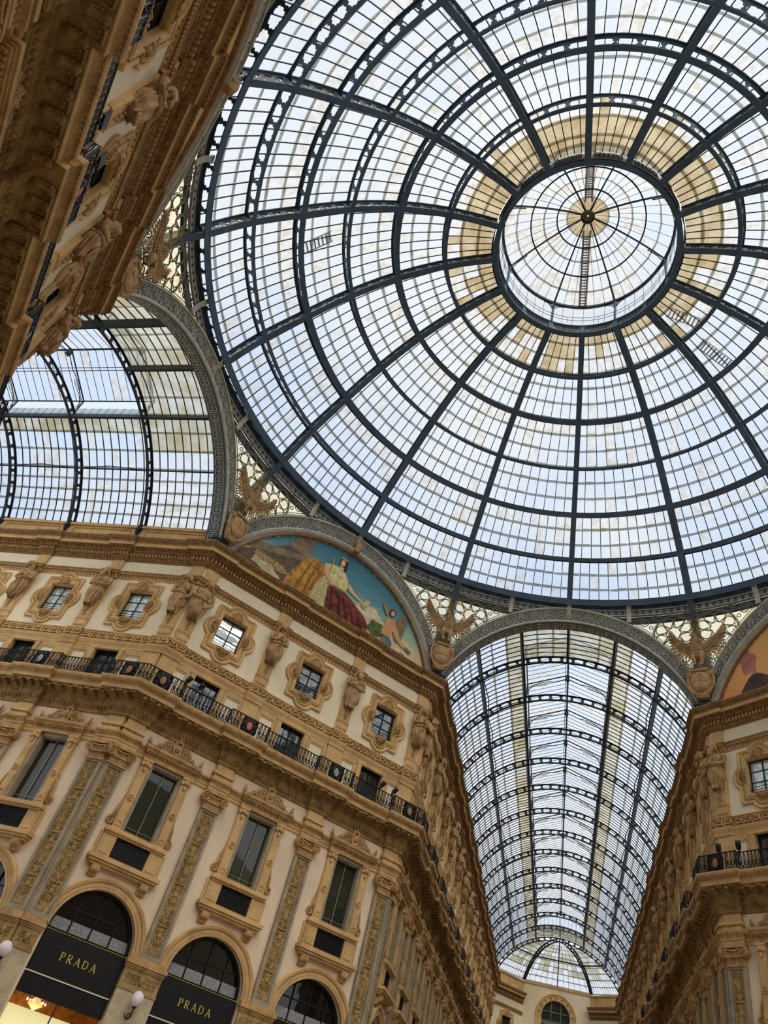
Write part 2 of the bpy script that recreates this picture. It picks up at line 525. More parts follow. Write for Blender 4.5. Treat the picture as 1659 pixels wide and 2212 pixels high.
M_RUST = mat('rusty_iron', srgb(150, 104, 52), .8, .3, 4)
def build_lantern():
    root = OBJ.new('roof_lantern', None); COL.objects.link(root)
    root.location = (0, 0, 42.95)
    root['label'] = 'small round glazed lantern crowning the top of the dome'; root['category'] = 'lantern'
    H = 42.95
    PRF = [(5.0, 45.25), (4.2, 45.85), (3.4, 46.35), (2.6, 46.77), (1.85, 47.1), (1.2, 47.35), (.9, 47.45), (.35, 47.55)]
    pf = [(r, z - H) for r, z in PRF]
    a = MB()
    for k in range(8):
        q = (k + .5) * PI / 4
        pt = [(r * math.cos(q), r * math.sin(q), z - .06) for r, z in pf]
        a2 = MB().tube(pt, .06, 4)
        obj('roof_rib', a2.mesh('roof_rib', M_IRON2), root)
        p = MB().tube([(5.0 * math.cos(q), 5.0 * math.sin(q), 0), (5.0 * math.cos(q), 5.0 * math.sin(q), 2.3)], .08, 6)
        po = obj('post', p.mesh('post', M_IRON), root)
        g = MB()
        for sg in (-1, 1):
            for rr, off in ((1.1, 0), (.8, .15)):
                g.tube([(5.0 * math.cos(q + sg * (rr * (1 - math.cos(t))) / 5), 5.0 * math.sin(q + sg * (rr * (1 - math.cos(t))) / 5), 2.3 - rr + rr * math.sin(t)) for t in [PI / 2 * j / 6 for j in range(7)]], .035, 4)
            for m in range(5):
                g.tube([(5.0 * math.cos(q + sg * (.12 + m * .12 + .07 * math.cos(t)) / 5), 5.0 * math.sin(q + sg * (.12 + m * .12 + .07 * math.cos(t)) / 5), 2.16 - m * .02 + .07 * math.sin(t)) for t in [2 * PI * j / 6 for j in range(6)]], .02, 3, True)
        g.tube([(r * math.cos(q), r * math.sin(q), z) for r, z in ((5.0, 1.2), (4.9, 1.8), (4.5, 2.35), (3.9, 2.75))], .04, 4)
        obj('lattice_bracket', g.mesh('lattice_bracket', M_IRON2), po)
    e = MB().lathe([(5.08, 2.2), (4.92, 2.2), (4.92, 2.4), (5.08, 2.4), (5.08, 2.2)], (0, 0, 0), 64)
    obj('eave_ring', e.mesh('eave_ring', M_IRON2), root)
    for r, z in ((3.4, 46.35), (1.85, 47.1)):
        e = MB().lathe([(r + .04, z - H - .06), (r - .04, z - H - .06), (r - .04, z - H), (r + .04, z - H), (r + .04, z - H - .06)], (0, 0, 0), 48)
        obj('roof_hoop', e.mesh('roof_hoop', M_IRON2), root)
    e = MB().lathe([(.42, 4.4), (.42, 4.62), (.05, 4.65)], (0, 0, 0), 24)
    obj('crown_plate', e.mesh('crown_plate', M_LACE2), root)
    bars = MB()
    for k in range(48):
        q = k * PI / 24
        n = 8 if k % 2 == 0 else 5
        bars.tube([(r * math.cos(q), r * math.sin(q), z) for r, z in pf[:n]], .016, 3)
        bars.tube([(4.98 * math.cos(q), 4.98 * math.sin(q), .0), (4.98 * math.cos(q), 4.98 * math.sin(q), 2.2)], .014, 3)
    obj('glazing_bars', bars.mesh('glazing_bars', M_IRON2), root, kind='stuff')
    panes = {}
    laps = MB()
    for k in range(24):
        q0, q1 = k * PI / 12, (k + 1) * PI / 12
        for j in range(7):
            (ra, za), (rb, zb) = pf[j], pf[j + 1]
            quad = [(ra * math.cos(q0), ra * math.sin(q0), za + .03), (ra * math.cos(q1), ra * math.sin(q1), za + .03), (rb * math.cos(q1), rb * math.sin(q1), zb + .02), (rb * math.cos(q0), rb * math.sin(q0), zb + .02)]
            key = j
            mt = G_TAN if j >= 5 else (G_DIRTY if random.random() < .5 else G_CLEAR)
            obj('pane', MB().add(quad, [(0, 1, 2, 3)]).mesh('pane', mt), root)
            if j in (0, 2, 4):
                f = .1 / math.hypot(ra - rb, za - zb) * 1.2
                c = [(rb + (ra - rb) * f, zb + (za - zb) * f), (rb, zb)]
                laps.add([(c[0][0] * math.cos(q0), c[0][0] * math.sin(q0), c[0][1] + .01), (c[0][0] * math.cos(q1), c[0][0] * math.sin(q1), c[0][1] + .01), (rb * math.cos(q1), rb * math.sin(q1), zb + .01), (rb * math.cos(q0), rb * math.sin(q0), zb + .01)], [(0, 1, 2, 3)])
        obj('pane', MB().add([(5.02 * math.cos(q0), 5.02 * math.sin(q0), .05), (5.02 * math.cos(q1), 5.02 * math.sin(q1), .05), (5.02 * math.cos(q1), 5.02 * math.sin(q1), 2.2), (5.02 * math.cos(q0), 5.02 * math.sin(q0), 2.2)], [(0, 1, 2, 3)]).mesh('pane', G_CLEAR), root)
    obj('pane_laps', laps.mesh('pane_laps', G_LAP), root, kind='stuff')
    for q, r0_ in ((PI / 2 + .02, 7), (-PI / 2 + .02, 5)):
        lm_ = MB()
        cs_, sn_ = math.cos(q), math.sin(q)
        for off in (-.2, .2): lm_.tube([(r * cs_ - off * sn_, r * sn_ + off * cs_, z + .12) for r, z in pf[:7]], .06, 4)
        for i in range(26):
            r = 5.0 - 3.9 * i / 26; z = [pf[j][1] + (pf[j + 1][1] - pf[j][1]) * (pf[j][0] - r) / (pf[j][0] - pf[j + 1][0]) for j in range(7) if pf[j][0] >= r >= pf[j + 1][0]][0] + .12
            lm_.tube([(r * cs_ + .2 * sn_, r * sn_ - .2 * cs_, z), (r * cs_ - .2 * sn_, r * sn_ + .2 * cs_, z)], .045, 4)
        obj('roof_ladder', lm_.mesh('roof_ladder', M_RUST), root)
    # maintenance ladder lying over the lantern roof and a guard rail inside
    rl = MB()
    for h in (.35, .7): rl.lathe([(4.86, h), (4.84, h), (4.84, h + .025), (4.86, h + .025), (4.86, h)], (0, 0, 0), 64)
    for k in range(32):
        q = k * PI / 16
        rl.tube([(4.85 * math.cos(q), 4.85 * math.sin(q), 0), (4.85 * math.cos(q), 4.85 * math.sin(q), .72)], .014, 3)
    obj('guard_rail', rl.mesh('guard_rail', M_IRON2), root)
    return root
build_lantern()

def ladder(name, label, az0, az1, t0, t1, rungs, w):
    a = math.radians(az0); b = math.radians(az1)
    o = OBJ.new(name, None); COL.objects.link(o)
    o.location = pd(t0, DEP + .2, a); base = Vector(o.location)
    o['label'] = label; o['category'] = 'ladder'; o['group'] = 'ladders lying on the outside of the dome'
    A = Vector(pd(t0, DEP + .2, a)); B = Vector(pd(t1, DEP + .2, b)); d = (B - A)
    sd = d.cross(A - Vector((0, 0, 25))).normalized() * w / 2
    for s_ in (-1, 1): obj('side_rail', MB().tube([A + sd * s_ - base, B + sd * s_ - base], .035, 4).mesh('side_rail', M_GREYST), o)
    me = MB().tube([A - sd - base, A + sd - base], .05, 4).mesh('rung', M_GREYST)
    for k in range(rungs):
        obj('rung', me, o, tuple(d * ((k + .5) / rungs)))
ladder('ladder', 'short grey ladder lying on the dome glass just below the lantern at right', 40, 34.5, .35, 1.05, 9, .55)
ladder('ladder', 'longer grey ladder lying on the dome glass below the short ladder', 40.5, 38.5, 1.25, 1.95, 10, .6)
ladder('ladder', 'grey ladder across the dome glass behind a scrolled rib at left', 193, 194.5, 3.9, 3.2, 9, .6)

# ------------------------------------------------------------------ barrel vaults over the two arcades
VR, VZ = 8.5, 22.3
TH = math.degrees(math.acos((26.1 - VZ) / VR))
T1, T2 = math.degrees(math.asin(2.95 / VR)), math.degrees(math.asin(5.6 / VR))
VD = 0.5
def vp(th, d, n=0.0):
    a = math.radians(th)
    return ((VR + d) * math.sin(a), n, VZ + (VR + d) * math.cos(a))

def vault_rib():
    a = MB(); N = 40
    def st(d0, d1, w, t0=-TH, t1=TH, n=N):
        a.grid([[vp(t0 + (t1 - t0) * k / n, d, y) for d, y in ((d0, -w), (d0, w), (d1, w), (d1, -w))] for k in range(n + 1)], True, True)
    st(0, .05, .09); st(VD - .05, VD, .09); st(.05, .1, .02); st(VD - .1, VD - .05, .02)
    L = 2 * math.radians(TH) * VR; n = round(L / .74)
    for k in range(n + 1):
        c = -TH + 2 * TH * k / n; rows = []
        for v, h in ((0, .16), (.2, .13), (.28, .07), (.5, .1), (.72, .07), (.8, .13), (1, .16)):
            f = math.degrees(h / VR); d = .08 + v * (VD - .16)
            rows.append([vp(c - f, d, -.02), vp(c + f, d, -.02), vp(c + f, d, .02), vp(c - f, d, .02)])
        a.grid(rows, True, True)
    for sg in (-1, 1):                              # iron feet standing on the cornice
        x, y, z = vp(sg * TH, 0)
        a.box(min(x, x + sg * .3), max(x, x + sg * .3), -.12, .12, z - .35, z + .1)
        a.add([(x + sg * .15, -.09, z - .3), (x + sg * .15, .09, z - .3), (x - sg * .12, .09, z - .3), (x - sg * .12, -.09, z - .3), (x + sg * .2, 0, z - 1.15)], [(0, 1, 2, 3), (0, 1, 4), (1, 2, 4), (2, 3, 4), (3, 0, 4)])
    return a.mesh('rib', M_IRON2)

def lantern_frame():
    a = MB()
    e, r = (2.95, 31.9), (0, 33.05)
    for sg in (-1, 1):
        a.tube([(sg * 2.95, 0, 30.2), (sg * 2.95, 0, 31.95)], .06, 4)
        a.tube([(sg * 2.95, 0, 31.9), (0, 0, 33.05)], .055, 4)
        a.tube([(sg * (2.95 - 2.0 * (1 - math.cos(t))), 0, 30.9 + 1.45 * math.sin(t)) for t in [PI / 2 * k / 8 for k in range(9)]] + [(0, 0, 32.75)], .035, 4)
        for m in range(7):
            x, z, q = 2.78 - m * .2, 31.72 + m * .06, .1
            a.tube([(sg * (x + q * math.cos(t)), 0, z + q * math.sin(t)) for t in [2 * PI * j / 6 for j in range(6)]], .02, 3, True)
        for m in range(3):
            a.tube([(sg * (2.84 + .08 * math.cos(t)), 0, 31.5 - m * .2 + .08 * math.sin(t)) for t in [2 * PI * j / 6 for j in range(6)]], .02, 3, True)
    a.box(-.14, .14, -.1, .1, 32.55, 33.0)
    return a.mesh('lantern_frame', M_IRON2)

def build_vault(az, n_end, label, lim, apse):
    root = OBJ.new('glass_barrel_vault', None); COL.objects.link(root)
    root.rotation_euler = (0, 0, math.radians(az - 90))
    root['label'] = label; root['category'] = 'glass roof'
    ribs = []
    n = 24.35
    while n <= n_end + .01: ribs.append(n); n += 5
    rm, lm = vault_rib(), lantern_frame()
    for n in ribs: obj('rib', rm, root, (0, n, 0))
    lend = ribs[-2] if apse else ribs[-1]
    for n in ribs:
        if n <= lend: obj('lantern_frame', lm, root, (0, n, 0))
    y0, y1 = AP + .1, ribs[-1]
    for th, w in ((-T2, .07), (-T1, .12), (T1, .12), (T2, .07)):
        a = MB()
        a.grid([[vp(th + dq, d, y) for dq, d in ((-w * 4, .02), (w * 4, .02), (w * 4, VD), (-w * 4, VD))] for y in (y0, y1)], True, True)
        obj('longitudinal_beam', a.mesh('longitudinal_beam', M_IRON2), root)
    a = MB(); a.grid([[(x, y, z) for x, z in ((-.07, 30.75), (.07, 30.75), (.07, 31.2), (-.07, 31.2))] for y in (y0, ribs[0])], True, True)
    obj('crown_beam', a.mesh('crown_beam', M_IRON2), root)
    a = MB()
    for x in (-.1, .1): a.tube([(x, ribs[0], 30.95), (x, y1, 30.95)], .025, 3)
    a.tube([(0, ribs[0], 33.05), (0, lend, 33.05)], .07, 4)
    for x in (-2.95, 2.95): a.tube([(x, ribs[0], 31.92), (x, lend, 31.92)], .05, 4)
    obj('ridge_beam', a.mesh('ridge_beam', M_IRON2), root)
    bars = MB(); laps = MB(); items = []
    rz = math.radians(az - 90)
    def wmid(p): return (p[0] * math.cos(rz) - p[1] * math.sin(rz), p[0] * math.sin(rz) + p[1] * math.cos(rz), p[2])
    bays = [(AP + .1, ribs[0])] + [(ribs[i], ribs[i + 1]) for i in range(len(ribs) - 1)]
    for bi, (a0, a1) in enumerate(bays):
        nc = 10 if bi == 0 else 9
        cw = (a1 - a0) / nc
        lant = bi > 0 and a1 <= lend + .1
        rows = []
        for (u0, u1, k) in ((-TH, -T2, 5), (-T2, -T1, 3), (T1, T2, 3), (T2, TH, 5)): rows += [(u0 + (u1 - u0) * q / k, u0 + (u1 - u0) * (q + 1) / k) for q in range(k)]
        if not lant: rows += [(-T1 + 2 * T1 * q / 6, -T1 + 2 * T1 * (q + 1) / 6) for q in range(6)]
        for c in range(1, nc):
            y = a0 + cw * c
            for u0, u1 in ([(-TH, -T1), (T1, TH)] if lant else [(-TH, TH)]):
                kk = max(4, round((u1 - u0) / 7))
                bars.grid([[vp(u0 + (u1 - u0) * q / kk, d, y + w) for d, w in ((VD - .02, -.02), (VD - .02, .02), (VD + .04, .02), (VD + .04, -.02))] for q in range(kk + 1)], True)
            if lant:
                for sg in (-1, 1):
                    bars.tube([(sg * 2.95, y, 31.92), (0, y, 33.05)], .022, 3)
                    bars.tube([(sg * 2.95, y, 30.3), (sg * 2.95, y, 31.2)], .014, 3)
        for (u0, u1) in rows:
            for c in range(nc):
                q0, q1 = cw * c, cw * (c + 1)
                lo, hi = (u0, u1) if u0 > 0 else (u1, u0)
                quad = [vp(lo, VD + .05, q0), vp(lo, VD + .05, q1), vp(hi, VD + .1, q1), vp(hi, VD + .1, q0)]
                rnd = random.random(); ct = abs(u0 + u1) / 2
                if bi == 0: mt = G_BAND if ct < (36 if az == 180 else 24) else G_GREY
                else: mt = G_BAND if ct < 28 else (G_DIRTY if rnd < .25 else G_CLEAR)
                items.append((camdist(wmid(vp((u0 + u1) / 2, VD, a0 + (q0 + q1) / 2))), (round(u0, 2), c, nc), quad, mt, 'shift', a0))
                wlp = .85
                laps.add([vp(hi - (wlp if hi > lo else -wlp), VD + .02, a0 + q0 + .03), vp(hi - (wlp if hi > lo else -wlp) * random.uniform(.9, 1.2), VD + .02, a0 + q1 - .03), vp(hi, VD + .02, a0 + q1 - .03), vp(hi, VD + .02, a0 + q0 + .03)], [(0, 1, 2, 3)])
        if lant:
            for sg in (-1, 1):
                for c in range(nc):
                    q0, q1 = cw * c, cw * (c + 1)
                    for j in range(2):
                        xa, za, xb, zb = (2.95, 31.95, 1.475, 32.53) if j == 0 else (1.475, 32.53, 0, 33.1)
                        quad = [(sg * xa, q0, za), (sg * xa, q1, za), (sg * xb, q1, zb), (sg * xb, q0, zb)]
                        items.append((camdist(wmid((sg * xa, a0 + q0, za))), ('l', sg, j, c, nc), quad, G_DIRTY if random.random() < .3 else G_CLEAR, 'shift', a0))
                    quad = [(sg * 2.97, q0, 30.6), (sg * 2.97, q1, 30.6), (sg * 2.97, q1, 31.2), (sg * 2.97, q0, 31.2)]
                    items.append((camdist(wmid((sg * 3, a0 + q0, 30.5))), ('s', sg, c, nc), quad, G_STRIP, 'shift', a0))
    place_panes(root, items, lim, 'far_panes')
    if az == 90 or True:
        for sg in (-1, 1):
            w = MB(); pts = []
            for i, n in enumerate(ribs):
                pts.append(vp(sg * T2, -.08, n))
                if i < len(ribs) - 1: pts.append(vp(sg * (T2 - 1.3), -.12, n + 2.5))
            w.tube(pts, .035, 4)
            obj('sagging_cable', w.mesh('sagging_cable', M_BLACK), root)
    if apse:
        c0 = ribs[-1]; bs = [(-7.6, c0), (-4.2, 92.1), (4.2, 92.1), (7.6, c0)]
        def ap_(fb, th, d=0.0):
            """fb 0..3 runs along the base polygon"""
            i = min(2, int(fb)); f = fb - i
            bx = bs[i][0] * (1 - f) + bs[i + 1][0] * f; by = bs[i][1] * (1 - f) + bs[i + 1][1] * f - c0
            k = math.sin(math.radians(th)) / math.sin(math.radians(TH)) * (1 + d / VR)
            return (bx * k, c0 + by * k, VZ + (VR + d) * math.cos(math.radians(th)))
        for fb, w in ((1, .12), (1.5, .06), (2, .12)):
            r = MB(); rows = []; rows2 = []
            for k in range(15):
                th = TH * k / 14
                p, q = Vector(ap_(fb, th)), Vector(ap_(fb, th, .4))
                rows.append([p + Vector((-w, 0, 0)), p + Vector((w, 0, 0)), p + Vector((w, 0, .05)), p + Vector((-w, 0, .05))])
                rows2.append([q + Vector((-w, 0, 0)), q + Vector((w, 0, 0)), q + Vector((w, 0, .05)), q + Vector((-w, 0, .05))])
            r.grid(rows, True, True); r.grid(rows2, True, True)
            for k in range(1, 14):
                r.tube([ap_(fb, TH * k / 14), ap_(fb, TH * k / 14, .4)], .07, 4)
            obj('apse_rib', r.mesh('apse_rib', M_IRON2), root)
        bb = MB(); its = []
        for k in range(1, 36):
            fb = k / 12
            bb.tube([ap_(fb, TH * j / 10, .42) for j in range(3, 11)], .025, 3)
        bb.tube([ap_(k / 6, TH * .62, .3) for k in range(19)], .09, 4)
        for j in range(12):
            for k in range(36):
                th0, th1 = TH * j / 12, TH * (j + 1) / 12; f0, f1 = k / 12, (k + 1) / 12
                quad = [ap_(f0, th0, .45), ap_(f1, th0, .45), ap_(f1, th1, .47), ap_(f0, th1, .47)]
                rnd = random.random()
                its.append((0 if j > 3 else 1, ('a', j, k), quad, G_BAND if 3 < j < 10 and rnd < .7 else G_GREY, 'shift', 0.0))
                th = th1 - 1.0
                laps.add([ap_(f0, th, .4), ap_(f1, th, .4), ap_(f1, th1, .4), ap_(f0, th1, .4)], [(0, 1, 2, 3)])
        rest = {}
        for _, key, quad, mt, _m, v in its: rest.setdefault(mt.name, (MB(), mt))[0].add(quad, [(0, 1, 2, 3)])
        obj('apse_panes', join_mats('apse_panes', list(rest.values())), root, kind='stuff')
        bars.add(bb.v, bb.f)
        # glazed gable closing the raised lantern
        g = MB(); yy = lend
        g.add([(-2.95, yy, 30.3), (2.95, yy, 30.3), (2.95, yy, 31.9), (0, yy, 33.05), (-2.95, yy, 31.9)], [(0, 1, 2, 3, 4)])
        obj('gable_pane', g.mesh('gable_pane', G_CLEAR), root)
        for k in range(1, 12):
            x = -2.95 + 5.9 * k / 12
            bars.tube([(x, yy, 30.3), (x, yy, 33.05 - abs(x) / 2.95 * 1.15)], .02, 3)
    obj('glazing_bars', bars.mesh('glazing_bars', M_IRON2), root, kind='stuff')
    obj('pane_laps', laps.mesh('pane_laps', G_LAP), root, kind='stuff')
    return root
build_vault(90, 89.35, 'long glazed barrel vault receding down the far arcade at lower right', 300, True)
build_vault(180, 49.35, 'glazed barrel vault over the arcade at left with rust-streaked panes', 300, False)

# ------------------------------------------------------------------ facades: plain walls, then mouldings swept along them
ZT = 24.7
def rectface(mb, x0, x1, z0, z1, p=0.0): mb.add([(x0, -p, z0), (x1, -p, z0), (x1, -p, z1), (x0, -p, z1)], [(0, 1, 2, 3)])
HOLES = [(9.92, 12.92), (15.6, 17.8), (19.72, 21.42)]
AR, AZ_ = 1.75, 6.05

def wall_mesh(u0, u1, cs, arches=True, low=M_PINK, up=M_CREAM):
    lo, hi, rv = MB(), MB(), MB()
    def R(x0, x1, z0, z1):
        if x1 - x0 < 1e-4: return
        for mb, a, b in ((lo, max(z0, 0), min(z1, 15.2)), (hi, max(z0, 15.2), z1)):
            if b > a + 1e-4: rectface(mb, x0, x1, a, b)
    x = u0
    for c in sorted(cs):
        R(x, c - AR, 0, ZT); x = c + AR
        R(c - AR, c - .7, AZ_ + AR, ZT); R(c + .7, c + AR, AZ_ + AR, ZT)
        z = AZ_ + AR
        for a, b in HOLES: R(c - .7, c + .7, z, a); z = b
        R(c - .7, c + .7, z, ZT)
        pts = arc(c, AZ_, AR, 180, 0, 20)
        for k in range(20):
            (xa, za), (xb, zb) = pts[k], pts[k + 1]
            lo.add([(xa, 0, za), (xb, 0, zb), (xb, 0, AZ_ + AR), (xa, 0, AZ_ + AR)], [(0, 1, 2, 3)])
            lo.add([(xa, 0, za), (xb, 0, zb), (xb, .5, zb), (xa, .5, za)], [(0, 1, 2, 3)])
        for s_ in (-1, 1): lo.add([(c + s_ * AR, 0, 0), (c + s_ * AR, 0, AZ_), (c + s_ * AR, .5, AZ_), (c + s_ * AR, .5, 0)], [(0, 1, 2, 3)])
        for a, b in HOLES:
            mb = lo if b < 15 else hi
            v = [(c - .7, 0, a), (c + .7, 0, a), (c + .7, 0, b), (c - .7, 0, b)]
            v += [(q[0], .28, q[2]) for q in v]
            rv.add(v, [(0, 1, 5, 4), (1, 2, 6, 5), (2, 3, 7, 6), (3, 0, 4, 7)])
    R(x, u1, 0, ZT)
    return join_mats('wall', [(lo, low), (hi, up), (rv, M_OCHRE)])

class Seg:
    def __init__(s, key, az, ap, u0, u1, pil, win, m0, m1, side, where):
        s.key, s.az, s.ap, s.u0, s.u1, s.pil, s.win, s.m0, s.m1, s.side, s.where = key, az, ap, u0, u1, pil, win, m0, m1, side, where
    def path(s, J, k, w):
        """vertices (u, j, lateral factor) of the plan line with a break over every pilaster"""
        pts = []; ends = [None, None]
        for c in sorted(s.pil):
            a, b = c - w, c + w
            if a - .45 <= s.u0 and s.m0 > 0: ends[0] = b; continue
            if b + .45 >= s.u1 and s.m1 > 0: ends[1] = a; continue
            pts += [(a, 0, -k), (a, J, -k), (b, J, k), (b, 0, k)]
        if ends[0] is not None: pts = [(s.u0 - s.m0 * J, J, -s.m0), (ends[0], J, k), (ends[0], 0, k)] + pts
        else: pts = [(s.u0, 0, -s.m0)] + pts
        if ends[1] is not None: pts = pts + [(ends[1], 0, -k), (ends[1], J, -k), (s.u1 + s.m1 * J, J, s.m1)]
        else: pts = pts + [(s.u1, 0, s.m1)]
        return pts
    def runs(s, p, J, k, w):
        P = s.path(J, k, w); out = []
        for a, b in zip(P, P[1:]):
            if abs(a[1] - b[1]) < 1e-6:
                x0, x1 = a[0] + a[2] * p, b[0] + b[2] * p
                if x1 - x0 > .1: out.append((x0, x1, p + a[1]))
        return out

def sweep(seg, prof_, J, k, w, mb=None):
    mb = mb or MB()
    rows = [[(u + lat * p, -(p + j), z) for p, z in prof_] for u, j, lat in seg.path(J, k, w)]
    return mb.grid(rows)

def beads(seg, p, z, J, k, w, sp, fn, umax=1e9):
    mb = MB()
    for x0, x1, pp in seg.runs(p, J, k, w):
        n = max(1, round((x1 - x0) / sp))
        for i in range(n):
            x = x0 + (x1 - x0) * (i + .5) / n
            fn(mb, x, pp, z)
    return mb
def f_dentil(mb, x, p, z): mb.box(x - .05, x + .05, p, p + .14, z - .1, z + .1)
def f_dot(mb, x, p, z): mb.box(x - .035, x + .035, p, p + .03, z - .03, z + .03)
def f_egg(mb, x, p, z): mb.ell((x, p, z), (.055, .06, .085), 6, 4)
def f_bigegg(mb, x, p, z): mb.ell((x, p, z), (.07, .07, .09), 8, 5)
def f_leaf(mb, x, p, z):
    mb.add([(x - .07, -p, z + .1), (x + .07, -p, z + .1), (x + .05, -p - .05, z - .02), (x, -p - .09, z - .1), (x - .05, -p - .05, z - .02)], [(0, 1, 2, 3, 4)])

tn = [0]
def trim(seg, parts, name=None):
    """one piece of architectural moulding of the setting, its bands as parts"""
    tn[0] += 1
    r = thing('trim_%d' % tn[0], None, None, seg.az, seg.ap, 0, 0, kind='structure')
    for nm, mb, mt, kd in parts:
        if mb.f: obj(nm, mb.mesh(nm, mt), r, kind=kd)
    return r

def key_motif():
    m = MB(); t = .05; p = .05
    for x0, x1, z0, z1 in ((-.24, .22, .29, .29), (.22, .22, .05, .29), (-.1, .22, .05, .05), (-.1, -.1, .05, .2), (-.1, .1, .2, .2), (-.24, -.24, .0, .29), (-.24, -.1, .0, .0)):
        m.box(min(x0, x1) - t / 2, max(x0, x1) + t / 2, 0, p, min(z0, z1) - t / 2, max(z0, z1) + t / 2)
    return m.mesh('key_motif', M_OCHRE)

def soffit_bracket():
    m = MB()
    pf = [(.0, -.2), (.1, -.24), (.2, -.17), (.3, -.09), (.4, -.12), (.5, -.08), (.5, .04), (0, 0)]
    pf = [(p * .9, z) for p, z in pf]
    for a, b, r in ((.1, -.17, .07), (.4, -.09, .05)): m.tube([(-.11, -a, b), (.11, -a, b)], r, 8)
    for s_ in (-1, 1):
        m.tube(spiral(0, 0, .07, .015, 0, 1.4, 10), .016, 4) if False else None
        for k in range(4): m.ell((s_ * .09, .08 + .1 * k, -.13 + .03 * k), (.035, .06, .045), 6, 4)
    for w, e in ((.065, 0), (.035, .03)):
        m.add([(x, -(p * (.97 if e else 1) + e * .2), (z if z < 0 or not e else z * .5) - (e if z < -.02 else 0)) for x in (-w, w) for p, z in pf], [tuple(range(8)), tuple(range(15, 7, -1))] + [(i, (i + 1) % 8, 8 + (i + 1) % 8, 8 + i) for i in range(8)])
    m.tube([(0, -.04 - .06 * math.cos(t), -.1 + .06 * math.sin(t)) for t in [2 * PI * j / 6 for j in range(6)]], .03, 4, True)
    return m
def soffit_rosette():
    m = MB()
    for k in range(6):
        a = 2 * PI * k / 6
        m.ell((.085 * math.cos(a), .25 + .085 * math.sin(a), -.0), (.055, .055, .04), 6, 4)
    m.ell((0, .25, -.03), (.04, .04, .04), 6, 4)
    for x0, x1, p0, p1 in ((-.17, .17, .06, .085), (-.17, .17, .42, .445), (-.17, -.145, .06, .445), (.145, .17, .06, .445)): m.box(x0, x1, p0, p1, -.05 + .0, .04)
    return m

K_KEY = key_motif()
K_BR = soffit_bracket().mesh('soffit_bracket', M_SOFFIT); K_RO = soffit_rosette().mesh('rosette', M_SOFFIT)

